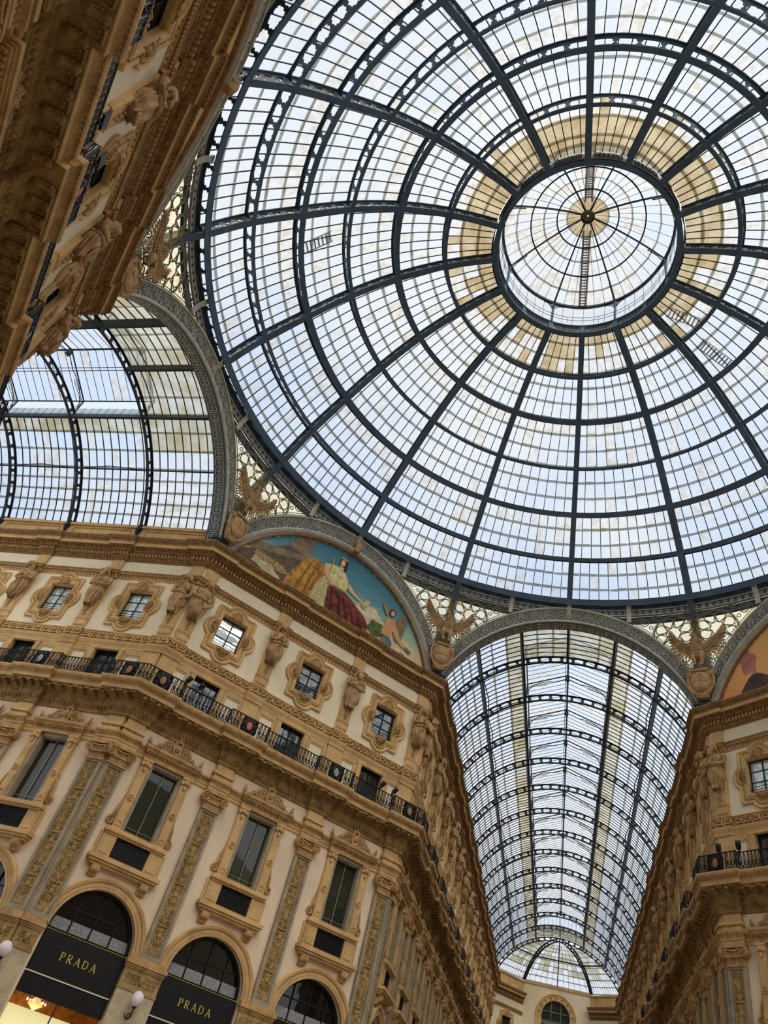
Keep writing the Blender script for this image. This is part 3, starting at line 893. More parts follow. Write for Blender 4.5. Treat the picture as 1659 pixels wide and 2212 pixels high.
def mouldings(seg, far=1e9, detail=True):
    J, k, w = .12, .6, .45
    dn = lambda mb, *a: mb
    # upper cornice
    A = sweep(seg, [(0, 23.45), (.05, 23.47), (.1, 23.6), (.12, 23.7), (.12, 23.94), (.3, 23.97), (.34, 24.05)], J, k, w)
    S = sweep(seg, [(.34, 24.05), (.36, 24.1), (.62, 24.14)], J, k, w)
    B = sweep(seg, [(.62, 24.14), (.62, 24.33), (.66, 24.35)], J, k, w)
    Cc = sweep(seg, [(.66, 24.35), (.7, 24.42), (.8, 24.54), (.85, 24.58), (.85, 24.66), (0, 24.74)], J, k, w)
    parts = [('bed_moulding', A, M_BROWN, None), ('soffit', S, M_BROWN, None), ('corona', B, M_OCHRE, None), ('crown_moulding', Cc, M_BROWN, None)]
    if detail:
        parts += [('dentils', beads(seg, .12, 23.82, J, k, w, .2, f_dentil), M_OCHRE2, 'stuff'), ('egg_moulding', beads(seg, .1, 23.6, J, k, w, .16, f_egg), M_BROWN, 'stuff'),
                  ('leaf_moulding', beads(seg, .76, 24.5, J, k, w, .17, f_leaf), M_BROWN, 'stuff'), ('soffit_eggs', beads(seg, .48, 24.1, J, k, w, .3, f_egg), M_BROWN, 'stuff')]
    trim(seg, parts)
    # string course under the panels
    A = sweep(seg, [(0, 22.18), (.05, 22.2), (.05, 22.36), (.1, 22.38), (.1, 22.43)], .12, .5, .45)
    B = sweep(seg, [(.1, 22.43), (.16, 22.45), (.22, 22.56), (.22, 22.62), (0, 22.65)], .12, .5, .45)
    parts = [('fascia', A, M_OCHRE, None), ('moulding', B, M_BROWN, None)]
    if detail: parts += [('egg_moulding', beads(seg, .16, 22.47, .12, .5, .45, .13, f_egg), M_OCHRE2, 'stuff'), ('dot_row', beads(seg, .05, 22.28, .12, .5, .45, .22, f_dot), M_BROWN, 'stuff')]
    trim(seg, parts)
    # greek key frieze
    A = sweep(seg, [(0, 17.8), (.06, 17.82), (.08, 17.95), (.14, 18.1), (.16, 18.2), (.1, 18.22), (.1, 18.26), (.05, 18.27)], .12, .5, .45)
    B = sweep(seg, [(.05, 18.27), (.05, 18.70)], .12, .5, .45)
    Cc = sweep(seg, [(.05, 18.7), (.09, 18.71), (.09, 18.76), (0, 18.78)], .12, .5, .45)
    r = trim(seg, [('lower_moulding', A, M_OCHRE, None), ('frieze', B, M_BROWN, None), ('upper_moulding', Cc, M_OCHRE, None)])
    if detail:
        n = 0
        for x0, x1, pp in seg.runs(.05, .12, .5, .45):
            c = max(1, round((x1 - x0) / .5))
            for i in range(c):
                x = x0 + (x1 - x0) * (i + .5) / c
                if abs(x) < far and n < 290:
                    o = obj('key_motif', K_KEY, r, (x, -pp, 18.34)); n += 1
                    o.scale = ((x1 - x0) / c / .5, 1, 1)
    # balcony slab with its carved soffit
    J, k, w = .22, .7, .5
    A = sweep(seg, [(0, 14.3), (.06, 14.33), (.06, 14.45), (.1, 14.48), (.12, 14.62)], J, k, w)
    B = sweep(seg, [(.12, 14.62), (.18, 14.7), (.18, 14.9), (.24, 14.94), (.26, 15.08), (.3, 15.1), (.78, 15.26)], J, k, w)
    Cc = sweep(seg, [(.78, 15.26), (.8, 15.27), (.8, 15.47), (.84, 15.48)], J, k, w)
    D = sweep(seg, [(.84, 15.48), (.9, 15.58), (.96, 15.64), (.98, 15.74)], J, k, w)
    E_ = sweep(seg, [(.98, 15.74), (.98, 15.8), (0, 15.8)], J, k, w)
    parts = [('bed_moulding', A, M_SOFFIT, None), ('soffit', B, M_SOFFIT, None), ('corona', Cc, M_OCHRE, None), ('crown_moulding', D, M_OCHRE2, None), ('slab', E_, M_OCHRE, None)]
    if detail: parts += [('egg_moulding', beads(seg, .13, 14.6, J, k, w, .2, f_bigegg), M_SOFFIT, 'stuff'), ('bead_moulding', beads(seg, .2, 14.98, J, k, w, .12, f_egg), M_SOFFIT, 'stuff'), ('leaf_moulding', beads(seg, .9, 15.6, J, k, w, .14, f_leaf), M_BROWN, 'stuff')]
    r = trim(seg, parts)
    n = 0
    for x0, x1, pp in seg.runs(.3, J, k, w):
        c = max(1, round((x1 - x0) / .56))
        for i in range(c):
            if n > 290: break
            x = x0 + (x1 - x0) * (i + .5) / c; dx = (x1 - x0) / c
            if abs(x) > far: continue
            obj('soffit_bracket', K_BR, r, (x, -pp, 15.17)).scale = (1, 1, .62); obj('rosette', K_RO, r, (x + dx / 2, -pp, 15.2)); n += 1
    # entablature at window head height
    A = sweep(seg, [(0, 13.02), (.06, 13.04), (.06, 13.18), (.1, 13.2), (.1, 13.34)], .2, .3, .5)
    B = sweep(seg, [(.1, 13.34), (.18, 13.42), (.22, 13.46), (.22, 13.54), (0, 13.58)], .2, .3, .5)
    parts = [('fascia', A, M_OCHRE, None), ('moulding', B, M_OCHRE2, None)]
    if detail: parts += [('bead_moulding', beads(seg, .1, 13.36, .2, .3, .5, .13, f_egg), M_OCHRE2, 'stuff')]
    trim(seg, parts)

# ------------------------------------------------------------------ repeated facade pieces (meshes are shared)
def ring_pts(fn, n): return [fn(2 * PI * k / n) for k in range(n)]
def medal_outline(s, e=0.0):
    """star-shaped outline seen from the window centre: a rectangle with a lobe on each side; e shrinks it"""
    hx, hz = 1.17 - e, 1.39 - e
    lobes = [(0, 1.10, .64 - e), (0, -1.10, .64 - e), (.9, 0, .62 - e), (-.9, 0, .62 - e)]
    def f(a):
        dx, dz = math.cos(a), math.sin(a)
        r = min(hx / abs(dx) if abs(dx) > 1e-6 else 9, hz / abs(dz) if abs(dz) > 1e-6 else 9)
        for cx, cz, q in lobes:
            b = dx * cx + dz * cz; d = b * b - (cx * cx + cz * cz - q * q)
            if d > 0: r = max(r, b + math.sqrt(d))
        return (r * dx, r * dz)
    return f
def rect_ring(hx, hz):
    def f(a):
        dx, dz = math.cos(a), math.sin(a)
        r = min(hx / abs(dx) if abs(dx) > 1e-6 else 9, hz / abs(dz) if abs(dz) > 1e-6 else 9)
        return (r * dx, r * dz)
    return f
def rings_mesh(specs, n=112):
    rows = []
    for fn, p in specs:
        rows.append([(x, -p, z) for x, z in ring_pts(fn, n)])
    return MB().grid(rows, True)

def medallion_tree():
    o = medal_outline
    fm = rings_mesh([(o(1, 0), 0), (o(1, 0), .09), (o(1, .05), .12), (o(1, .12), .09), (o(1, .14), .06), (o(1, .24), .06), (o(1, .26), .1), (o(1, .31), .11), (o(1, .36), .05), (rect_ring(.9, 1.08), .045), (rect_ring(.86, 1.03), .12), (rect_ring(.78, .94), .12), (rect_ring(.72, .87), .05), (rect_ring(.7, .85), -.02)])
    f = o(1, .19); dash = MB()
    pts = ring_pts(f, 60)
    for k in range(60):
        (x0, z0), (x1, z1) = pts[k], pts[(k + 1) % 60]
        if math.hypot(x1 - x0, z1 - z0) > .02:
            a, b = (x0 * .8 + x1 * .2, z0 * .8 + z1 * .2), (x0 * .3 + x1 * .7, z0 * .3 + z1 * .7)
            dash.tube([(a[0], -.07, a[1]), (b[0], -.07, b[1])], .022, 4)
    sh = []
    for cx, cz, rot in ((0, .88, 90), (0, -.88, -90), (.72, 0, 0), (-.72, 0, 180)):
        m = MB()
        for k in range(9):
            a = math.radians(rot - 80 + 20 * k)
            L = .36 if rot in (90, -90) else .36
            m.tube([(cx + .07 * math.cos(a), -.12, cz + .07 * math.sin(a)), (cx + L * .6 * math.cos(a), -.17, cz + L * .6 * math.sin(a)), (cx + L * math.cos(a), -.1, cz + L * math.sin(a))], [.012, .03, .042], 5)
        m.tube([(cx + .43 * math.cos(math.radians(rot + t)), -.1, cz + .43 * math.sin(math.radians(rot + t))) for t in range(-90, 91, 20)], .03, 5)
        m.ell((cx + .05 * math.cos(math.radians(rot)), .14, cz + .05 * math.sin(math.radians(rot))), (.06, .06, .06))
        sh.append(m.mesh('scallop_shell', M_OCHRE2, True))
    bars = MB()
    bars.box(-.02, .02, -.21, -.18, -.85, .85)
    for z in (-.25, .3): bars.box(-.7, .7, -.22, -.19, z - .012, z + .012)
    for x0 in (-.7, .66): bars.box(x0, x0 + .04, -.23, -.17, -.85, .85)
    for z0 in (-.85, .81): bars.box(-.7, .7, -.23, -.17, z0, z0 + .04)
    rail = MB()
    for z in (-.72, -.58): rail.tube([(-.7, .02, z), (.7, .02, z)], .018, 4)
    def gl(m):
        return MB().box(-.7, .7, -.27, -.24, -.85, .85).mesh('pane', m)
    def tree(gm):
        return [('window_surround', K['mf'], None, [('dash_row', K['md'], None, None, None, 'stuff')] + [('scallop_shell', s_, None) for s_ in K['ms']]), ('sash', K['mb'], None, [('pane', gm, None)]), ('window_rail', K['mr'], None)]
    K.update(mf=fm.mesh('window_surround', M_OCHRE), md=dash.mesh('dash_row', M_BROWN), ms=sh, mb=bars.mesh('sash', M_BLACK), mr=rail.mesh('window_rail', M_BLACK))
    return tree, gl
K = {}
med_tree, med_glass = medallion_tree()
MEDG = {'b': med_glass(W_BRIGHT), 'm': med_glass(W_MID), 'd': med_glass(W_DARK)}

def scroll_crest():
    m = MB()
    # S scrolls rising to the middle
    for sg in (1,):
        m.tube(spiral(.42, .3, .26, .03, 200, -1.9, 26, .16), [.05 - .0012 * k for k in range(27)], 6)
        m.tube([(.42 + .26 * math.cos(math.radians(a)), -.16, .3 + .26 * math.sin(math.radians(a))) for a in range(20, 200, 20)][::-1] + [(.78, -.16, .2), (.98, -.14, .1), (1.15, -.13, .08), (1.3, -.13, .12)], [.055] * 9 + [.05, .045, .05, .06], 6)
        m.tube([(.7, -.16, .12), (.85, -.18, .26), (.95, -.15, .2)], .035, 5)
        m.ell((1.33, .15, .2), (.09, .08, .11)); m.ell((1.36, .15, .33), (.05, .05, .07))
        m.tube([(.12, -.16, .1), (.16, -.2, .4), (.1, -.18, .62)], [.06, .05, .03], 5)
        for k in range(7):
            a = math.radians(20 + 12 * k)
            m.ell((.9 + .3 * math.cos(a * 1.4), .1, .02 + .1 * math.sin(a)), (.07, .05, .05), 6, 4)
    m.mirror()
    m.ell((0, .2, .38), (.14, .14, .19)); m.ell((0, .33, .36), (.03, .05, .06)); m.ell((0, .2, .08), (.2, .12, .1))
    for k in range(7):
        a = math.radians(-15 + 35 * k)
        m.ell((.17 * math.cos(a), .16, .62 + .13 * math.sin(a)), (.09, .06, .05), 6, 4, a)
    m.ell((0, .16, .74), (.07, .06, .12)); m.ell((0, .15, .88), (.05, .05, .06))
    return m.mesh('scroll_crest', M_OCHRE2, True)

def tall_window():
    t = []
    # origin: bay centre at wall, z absolute
    ent = MB(); ent.box(-1.3, 1.3, 0, .22, 13.04, 13.12); ent.box(-1.26, 1.26, 0, .2, 13.12, 13.36); ent.box(-1.34, 1.34, 0, .34, 13.36, 13.44); ent.box(-1.42, 1.42, 0, .42, 13.5, 13.62); ent.box(-1.38, 1.38, 0, .38, 13.44, 13.5)
    for k in range(13): ent.ell((-1.08 + .18 * k, .2, 13.24), (.05, .03, .05), 6, 4)
    for k in range(20): ent.box(-1.3 + .1333 * k, -1.23 + .1333 * k, .2, .3, 13.28, 13.355)
    t.append(('entablature', ent.mesh('entablature', M_OCHRE2), None, [('scroll_crest', scroll_crest(), (0, 0, 13.64))]))
    jamb = MB(); jamb.box(-.98 + .72 - .0, 0, 0, 0, 0, 0)
    jm = MB()
    jm.box(-.2, .2, 0, .14, 9.98, 12.75); jm.box(-.15, .15, .14, .17, 10.1, 12.4); jm.box(-.24, .24, 0, .22, 12.75, 13.04); jm.box(-.26, .26, 0, .26, 12.95, 13.04)
    jm.tube([(.12 * math.cos(a), -.2, 11.3 + .12 * math.sin(a)) for a in [2 * PI * j / 12 for j in range(12)]], .028, 5, True)
    jm.ell((0, .19, 11.3), (.06, .05, .06))
    jm.tube([(.11 * math.cos(a), -.19, 10.2 + .11 * math.sin(a)) for a in [PI * j / 8 for j in range(9)]], .024, 5)
    jm.ell((0, .24, 12.84), (.12, .06, .1)); jm.ell((0, .2, 12.6), (.08, .05, .1))
    jme = jm.mesh('jamb', M_OCHRE)
    sc = MB()                                        # side scroll beside the foot of the jamb
    sc.tube([(-.0, -.07, 11.35), (-.02, -.07, 11.1), (-.12, -.07, 10.75), (-.16, -.07, 10.4)] + spiral(-.16 + .0, 10.22, .17, .03, 100, 1.4, 14, .07), [.03, .04, .05, .05] + [.05 - .002 * k for k in range(15)], 6)
    sc.prism([(.0, 10.05), (.0, 11.3), (-.06, 11.0), (-.15, 10.6), (-.2, 10.25), (-.12, 10.05)], 0, .07)
    scl = sc.mesh('side_scroll', M_OCHRE2, True)
    sc2 = MB(); sc2.v = [(-x, y, z) for x, y, z in sc.v]; sc2.f = [tuple(reversed(f)) for f in sc.f]
    scr = sc2.mesh('side_scroll', M_OCHRE2, True)
    t.append(('jamb', jme, (-1.02, 0, 0), [('side_scroll', scl, (-.2, 0, 0))])); t.append(('jamb', jme, (1.02, 0, 0), [('side_scroll', scr, (.2, 0, 0))]))
    fr_ = MB()
    for a, b, c in ((0, .1, .8), (.0, .05, .74)):
        pass
    fr_.box(-.8, -.68, 0, .1, 9.95, 13.02); fr_.box(.68, .8, 0, .1, 9.95, 13.02); fr_.box(-.8, .8, 0, .1, 12.9, 13.03)
    fr_.box(-.7, -.64, -.24, .03, 9.95, 12.92); fr_.box(.64, .7, -.24, .03, 9.95, 12.92); fr_.box(-.7, .7, -.24, .03, 12.84, 12.92)
    t.append(('stone_frame', fr_.mesh('stone_frame', M_GREYST), None))
    sill = MB(); sill.box(-1.42, 1.42, 0, .3, 9.78, 9.88); sill.box(-1.36, 1.36, 0, .24, 9.88, 9.98); sill.box(-1.36, 1.36, 0, .22, 9.7, 9.78)
    for k in range(20): sill.ell((-1.3 + .137 * k, .3, 9.83), (.04, .04, .05), 5, 4)
    t.append(('sill', sill.mesh('sill', M_OCHRE), None))
    ap_ = MB()
    for s_ in (-1, 1):
        ap_.box(s_ * 1.08 - .3, s_ * 1.08 + .3, 0, .16, 8.8, 9.7); ap_.box(s_ * 1.08 - .2, s_ * 1.08 + .2, .16, .19, 8.95, 9.58)
        ap_.box(s_ * 1.45 - .06, s_ * 1.45 + .06, 0, .08, 8.8, 9.75)
    t.append(('apron_pier', ap_.mesh('apron_pier', M_OCHRE), None))
    gr = MB(); gr.box(-.76, .76, 0, .05, 8.95, 9.72)
    t.append(('grille_panel', gr.mesh('grille_panel', M_BLACK), None))
    g2 = MB()
    for k in range(24):
        x = -.72 + .0626 * k; g2.box(x - .01, x + .01, .05, .08, 8.97, 9.7)
    for k in range(6): g2.box(-.76, .76, .05, .075, 9.0 + .13 * k, 9.02 + .13 * k)
    t[-1] = ('grille_panel', t[-1][1], None, [('grille_bars', g2.mesh('grille_bars', M_BLACK), None, None, None, 'stuff')])
    led = MB(); led.box(-1.6, 1.6, 0, .44, 8.66, 8.8); led.box(-1.52, 1.52, 0, .36, 8.56, 8.66); led.box(-1.42, 1.42, 0, .26, 8.46, 8.56)
    t.append(('ledge', led.mesh('ledge', M_OCHRE), None))
    br = MB()
    pf = [(0, .36), (0, -.02), (.08, -.06), (.14, .04), (.22, .08), (.3, .14), (.34, .24), (.34, .36)]
    br.add([(x, -p, 8.1 + z) for x in (-.17, .17) for p, z in pf], [tuple(range(8)), tuple(range(15, 7, -1))] + [(i, (i + 1) % 8, 8 + (i + 1) % 8, 8 + i) for i in range(8)])
    br.tube([(-.19, -.25, 8.3), (.19, -.25, 8.3)], .09, 8); br.tube([(-.19, -.08, 8.12), (.19, -.08, 8.12)], .07, 8)
    bm = br.mesh('console_bracket', M_OCHRE2)
    t.append(('console_bracket', bm, (-1.1, 0, 0))); t.append(('console_bracket', bm, (1.1, 0, 0)))
    ss = MB(); ss.box(-.015, .015, -.21, -.17, 9.95, 12.9)
    for z in (10.1, 10.25): ss.tube([(-.66, .14, z), (.66, .14, z)], .01, 3)
    pane = MB().box(-.66, .66, -.27, -.24, 9.95, 12.88)
    t.append(('sash', ss.mesh('sash', M_GREYST), None, [('pane', pane.mesh('pane', W_DARK), None)]))
    return t
K['tall'] = tall_window()

def mezz_unit():
    t = []
    a = MB(); a.box(-.98, -.7, 0, .1, 15.8, 17.72); a.box(-.93, -.75, .1, .13, 15.8, 17.66)
    b = MB(); b.box(.7, .98, 0, .1, 15.8, 17.72); b.box(.75, .93, .1, .13, 15.8, 17.66)
    t.append(('jamb', a.mesh('jamb', M_OCHRE), None)); t.append(('jamb', b.mesh('jamb', M_OCHRE), None))
    h = MB(); h.box(-2.08, 2.08, 0, .06, 17.68, 17.8); h.box(-1.02, 1.02, 0, .12, 17.72, 17.82)
    t.append(('lintel', h.mesh('lintel', M_OCHRE), None))
    p = MB()
    p.box(-.14, .14, 0, 0.001, 0, .001)
    q = MB()
    for s0 in (-1,):
        x0, x1 = 1.02, 2.08
        q.box(x0, x0 + .1, 0, .05, 15.8, 17.68); q.box(x1 - .12, x1, 0, .05, 15.8, 17.68); q.box(x0 + .1, x1 - .12, 0, .05, 17.56, 17.68)
        q.box(x0 + .14, x0 + .17, 0, .03, 15.8, 17.5); q.box(x1 - .19, x1 - .16, 0, .03, 15.8, 17.5); q.box(x0 + .14, x1 - .16, 0, .03, 17.47, 17.5)
    q2 = MB(); q2.v = [(-x, y, z) for x, y, z in q.v]; q2.f = [tuple(reversed(f)) for f in q.f]
    t.append(('panel_frame', q.mesh('panel_frame', M_OCHRE), None)); t.append(('panel_frame', q2.mesh('panel_frame', M_OCHRE), None))
    s_ = MB(); s_.box(-.02, .02, -.21, -.17, 15.6, 17.75); s_.box(-.7, .7, -.21, -.18, 17.1, 17.14)
    for x in (-.35, .35): s_.box(x - .01, x + .01, -.21, -.19, 15.6, 17.75)
    s_.box(-.7, -.65, -.23, -.15, 15.6, 17.8); s_.box(.65, .7, -.23, -.15, 15.6, 17.8); s_.box(-.7, .7, -.23, -.15, 17.74, 17.8)
    t.append(('sash', s_.mesh('sash', M_IRON2), None, [('pane', MB().box(-.7, .7, -.27, -.24, 15.6, 17.8).mesh('pane', W_MID), None)]))
    return t
K['mezz'] = mezz_unit()
K['mezz_dark'] = K['mezz'][:-1] + [('sash', K['mezz'][-1][1], None, [('pane', MB().box(-.7, .7, -.27, -.24, 15.6, 17.8).mesh('pane', W_DARK), None)])]

def relief_mesh(seed, z0, z1, hw, p):
    rnd = random.Random(seed); m = MB(); z = z0 + .25; k = 0
    while z < z1 - .2:
        h = rnd.uniform(.34, .5); t = k % 4
        if t == 0:
            for q in range(5):
                a = math.radians(90 + 36 * (q - 2)); m.ell((hw * .45 * math.cos(a), p, z + .16 * math.sin(a)), (.1, .03, .035), 6, 4, a)
        if t == 1:
            m.ell((0, p, z), (.11, .06, .12), 8, 5); m.ell((0, p, z + .16), (.07, .04, .05), 6, 4); m.ell((0, p, z - .15), (.05, .04, .08), 6, 4)
        if t == 2:
            m.box(-hw * .75, hw * .75, p - .02, p + .04, z - .04, z + .03); m.ell((0, p, z + .12), (.07, .06, .1), 8, 5)
        if t == 3:
            m.ell((0, p, z), (.06, .05, .18), 6, 4)
            for s_ in (-1, 1): m.ell((s_ * .12, p, z + .05), (.1, .04, .045), 6, 4, s_ * .7)
        for s_ in (-1, 1):
            m.tube(spiral(s_ * hw * .55, z + h * .45, hw * .36, .02, 250, 1.3, 10, p + .01, s_), [.028 - .0015 * j for j in range(11)], 4)
            m.ell((s_ * hw * .7, p, z - .08), (.08, .03, .03), 6, 4, s_ * rnd.uniform(.3, 1.2))
            m.ell((s_ * hw * .35, p, z + h * .9), (.06, .03, .03), 6, 4, -s_ * rnd.uniform(.3, 1.2))
        m.tube([(0, -p, z - h * .4), (0, -p - .01, z + h * .6)], .016, 4)
        z += h; k += 1
    return m
def pilaster_tree(seed):
    t = []
    s_ = MB(); s_.box(-.43, .43, 0, .13, 6.12, 12.2)
    for x0, x1 in ((-.43, -.31), (.31, .43)): s_.box(x0, x1, .13, .2, 6.12, 12.2)
    s_.box(-.31, .31, .13, .2, 6.12, 6.3); s_.box(-.31, .31, .13, .2, 12.08, 12.2)
    for x0, x1 in ((-.29, -.27), (.27, .29)): s_.box(x0, x1, .13, .16, 6.34, 12.04)
    pl = MB().box(-.27, .27, .12, .145, 6.34, 12.04)
    t.append(('shaft', s_.mesh('shaft', M_GREYST), None, [('relief_panel', pl.mesh('relief_panel', M_RELIEF), None), ('relief', relief_mesh(seed, 6.4, 12.0, .26, .15).mesh('relief', M_RELIEF, True), None)]))
    c = MB(); c.box(-.4, .4, 0, .24, 12.2, 12.5); c.box(-.44, .44, 0, .28, 12.18, 12.24)
    for k in range(11): c.tube([(-.36 + .072 * k, -.25, 12.26), (-.36 + .072 * k, -.25, 12.48)], .024, 5)
    c.box(-.46, .46, 0, .32, 12.5, 12.6); c.box(-.4, .4, 0, .26, 12.6, 12.86); c.box(-.56, .56, 0, .38, 12.88, 12.96); c.box(-.52, .52, 0, .34, 12.96, 13.04)
    for k in range(5): c.ell((-.24 + .12 * k, .3, 12.64), (.05, .05, .07), 6, 5)
    for s2 in (-1, 1):
        c.tube(spiral(s2 * .46, 12.7, .21, .03, 90, 2.1, 28, .36, -s2), [.045 - .001 * k for k in range(29)], 5)
        c.lathe([(.2, -.28), (.2, -.02), (.05, -.01)], (s2 * .46, .34, 12.7), 14, 'y')
        c.ell((s2 * .46, .4, 12.7), (.05, .04, .05))
    for k in range(6): c.ell((-.25 + .1 * k, .36, 12.8 - .04 * math.sin(PI * k / 5)), (.07, .04, .04), 6, 4)
    t.append(('capital', c.mesh('capital', M_OCHRE2, False), None))
    b = MB(); b.box(-.5, .5, 0, .32, 13.56, 13.7); b.box(-.46, .46, 0, .26, 13.7, 13.8); b.box(-.54, .54, 0, .36, 13.8, 13.94); b.box(-.44, .44, 0, .2, 13.94, 14.4)
    for k in range(8): b.box(-.46 + .12 * k, -.39 + .12 * k, .26, .3, 13.71, 13.79)
    t.append(('impost_block', b.mesh('impost_block', M_OCHRE), None))
    u = MB(); u.box(-.45, .45, 0, .13, 15.8, 17.82)
    t.append(('upper_pier', u.mesh('upper_pier', M_OCHRE), None))
    v = MB(); v.box(-.38, .38, 0, .1, 18.78, 19.5); v.box(-.34, .34, 0, .12, 19.0, 19.3); v.box(-.4, .4, 0, .14, 19.3, 19.36)
    v.add([(-.38, 0, 19.36), (.38, 0, 19.36), (.4, 0, 20.6), (-.4, 0, 20.6), (-.3, -.16, 19.36), (.3, -.16, 19.36), (.34, -.24, 20.6), (-.34, -.24, 20.6)], [(4, 5, 6, 7), (0, 4, 7, 3), (5, 1, 2, 6), (0, 1, 5, 4), (3, 7, 6, 2)])
    v.box(-.36, .36, 0, .1, 20.6, 22.2); v.box(-.38, .38, 0, .1, 22.64, 23.47)
    for k in range(5): v.box(-.26 + .12 * k, -.2 + .12 * k, .1, .16, 18.92, 19.0)
    t.append(('upper_shaft', v.mesh('upper_shaft', M_OCHRE), None))
    g = MB()
    for k in range(9): g.ell((.05 * math.sin(k * 2.1), .24, 19.55 + .09 * k), (.05 + .004 * k, .05, .05), 6, 4)
    t.append(('fruit_garland', g.mesh('fruit_garland', M_STAT, True), None))
    return t
K['pil'] = [pilaster_tree(3), pilaster_tree(8)]

def pier_tree(hw0, hw1):
    """granite pier from hw0 to hw1 with carved frieze block"""
    t = []
    a = MB().box(hw0, hw1, 0, .12, 0, 5.02)
    n = 5
    for k in range(n): a.box(hw0 - .005, hw1 + .005, .0, .125, .0, .02)
    t.append(('granite_shaft', a.mesh('granite_shaft', M_STONE), None))
    b = MB().box(hw0 - .03, hw1 + .03, 0, .16, 5.02, 5.12); b.box(hw0, hw1, 0, .14, 5.12, 5.72)
    t.append(('carved_frieze', b.mesh('carved_frieze', M_RELIEF), None))
    r = MB(); w = hw1 - hw0; c = (hw0 + hw1) / 2
    r.ell((c, .17, 5.42), (.09, .08, .16))
    for s_ in (-1, 1):
        for k in range(3):
            x = c + s_ * (.2 + .2 * k)
            if abs(x - c) < w / 2 - .08:
                r.tube(spiral(x, 5.42 + .04 * (-1) ** k, .12, .02, 90, 1.5, 10, .15, s_), .022, 4)
                for q in range(4): r.ell((x + .08 * math.cos(q * 1.6), .15, 5.42 + .2 * math.sin(q * 1.6 + .8)), (.06, .03, .03), 6, 4, q * .9)
    t[-1] = ('carved_frieze', t[-1][1], None, [('relief', r.mesh('relief', M_RELIEF, True), None)])
    d = MB().box(hw0 - .05, hw1 + .05, 0, .22, 5.78, 5.86); d.box(hw0 - .08, hw1 + .08, 0, .28, 5.86, 6.0); d.box(hw0 - .03, hw1 + .03, 0, .18, 5.72, 5.78); d.box(hw0 - .02, hw1 + .02, 0, .2, 6.0, 6.12)
    t.append(('impost_moulding', d.mesh('impost_moulding', M_OCHRE2), None))
    return t
K['pier'] = pier_tree(-.8, .8)

def arch_ring():
    m = MB(); n = 28; P = []
    for k in range(n + 1):
        a = math.radians(180 - 180 * k / n)
        P.append([(r * math.cos(a), -p, AZ_ + r * math.sin(a)) for r, p in ((1.74, -.1), (1.74, .08), (1.8, .1), (1.84, .06), (2.0, .06), (2.04, .14), (2.14, .16), (2.2, .1), (2.2, 0))])
    m.grid(P)
    for r, s_, p in ((2.12, .04, .15), (1.86, .022, .08)):
        c = int(PI * r / (s_ * 2.6))
        for k in range(c):
            a = PI * (k + .5) / c
            m.ell((r * math.cos(a), p, AZ_ + r * math.sin(a)), (s_, s_, s_), 5, 4)
    return m.mesh('arch_moulding', M_OCHRE)
K['arch'] = arch_ring()

LET = {'P': ([(0, 0, 0, 1)], [(0, 1, .42, .96, .46, .74, .40, .52, 0, .48)]),
       'R': ([(0, 0, 0, 1), (.2, .48, .56, 0)], [(0, 1, .42, .96, .46, .74, .40, .52, 0, .48)]),
       'A': ([(0.02, 0, .34, 1), (.34, 1, .68, 0), (.13, .32, .56, .32)], []),
       'D': ([(0, 0, 0, 1)], [(0, 1, .4, .95, .62, .7, .62, .3, .4, .05, 0, 0)])}
def lettering(word, h, gap):
    m = MB(); x = 0
    def st(x0, z0, x1, z1, w):
        d = math.hypot(x1 - x0, z1 - z0); nx, nz = -(z1 - z0) / d * w / 2, (x1 - x0) / d * w / 2
        m.prism([(x0 + nx, z0 + nz), (x0 - nx, z0 - nz), (x1 - nx, z1 - nz), (x1 + nx, z1 + nz)], 0, .02)
    for ch in word:
        S, Cv = LET[ch]
        for i, (a, b, c, d) in enumerate(S):
            thick = .13 if (ch != 'A' and i < 2) or (ch == 'A' and i == 1) else .06
            st(x + a * h, b * h, x + c * h, d * h, thick * h)
        for cv in Cv:
            pts = [(cv[i], cv[i + 1]) for i in range(0, len(cv), 2)]
            for i, (a, b) in enumerate(zip(pts, pts[1:])):
                st(x + a[0] * h, a[1] * h, x + b[0] * h, b[1] * h, (.11 if 0 < i < len(pts) - 2 else .06) * h)
        if ch in 'PRD':
            for z in (0, h): st(x - .12 * h, z, x + .12 * h, z, .04 * h)
        if ch == 'A':
            for q in (.02, .68): st(x + (q - .13) * h, 0, x + (q + .13) * h, 0, .04 * h)
        x += {'P': .5, 'R': .58, 'A': .7, 'D': .66}[ch] * h + gap
    m.move(-(x - gap) / 2)
    return m
M_GOLD = mat('gold_lettering', srgb(222, 200, 96), 0.35, 0.05, 2, metal=0.3)
M_BLKPANEL = mat('black_sign_panel', srgb(20, 19, 18), 0.45, 0.2, 2)
M_LACEW = mat('patterned_curtain', srgb(150, 150, 150), 0.9, 0.4, 26, dark=srgb(84, 86, 90))
M_GLOBE = mat('white_globe_glass', srgb(226, 214, 216), 0.25, 0.03, 2)
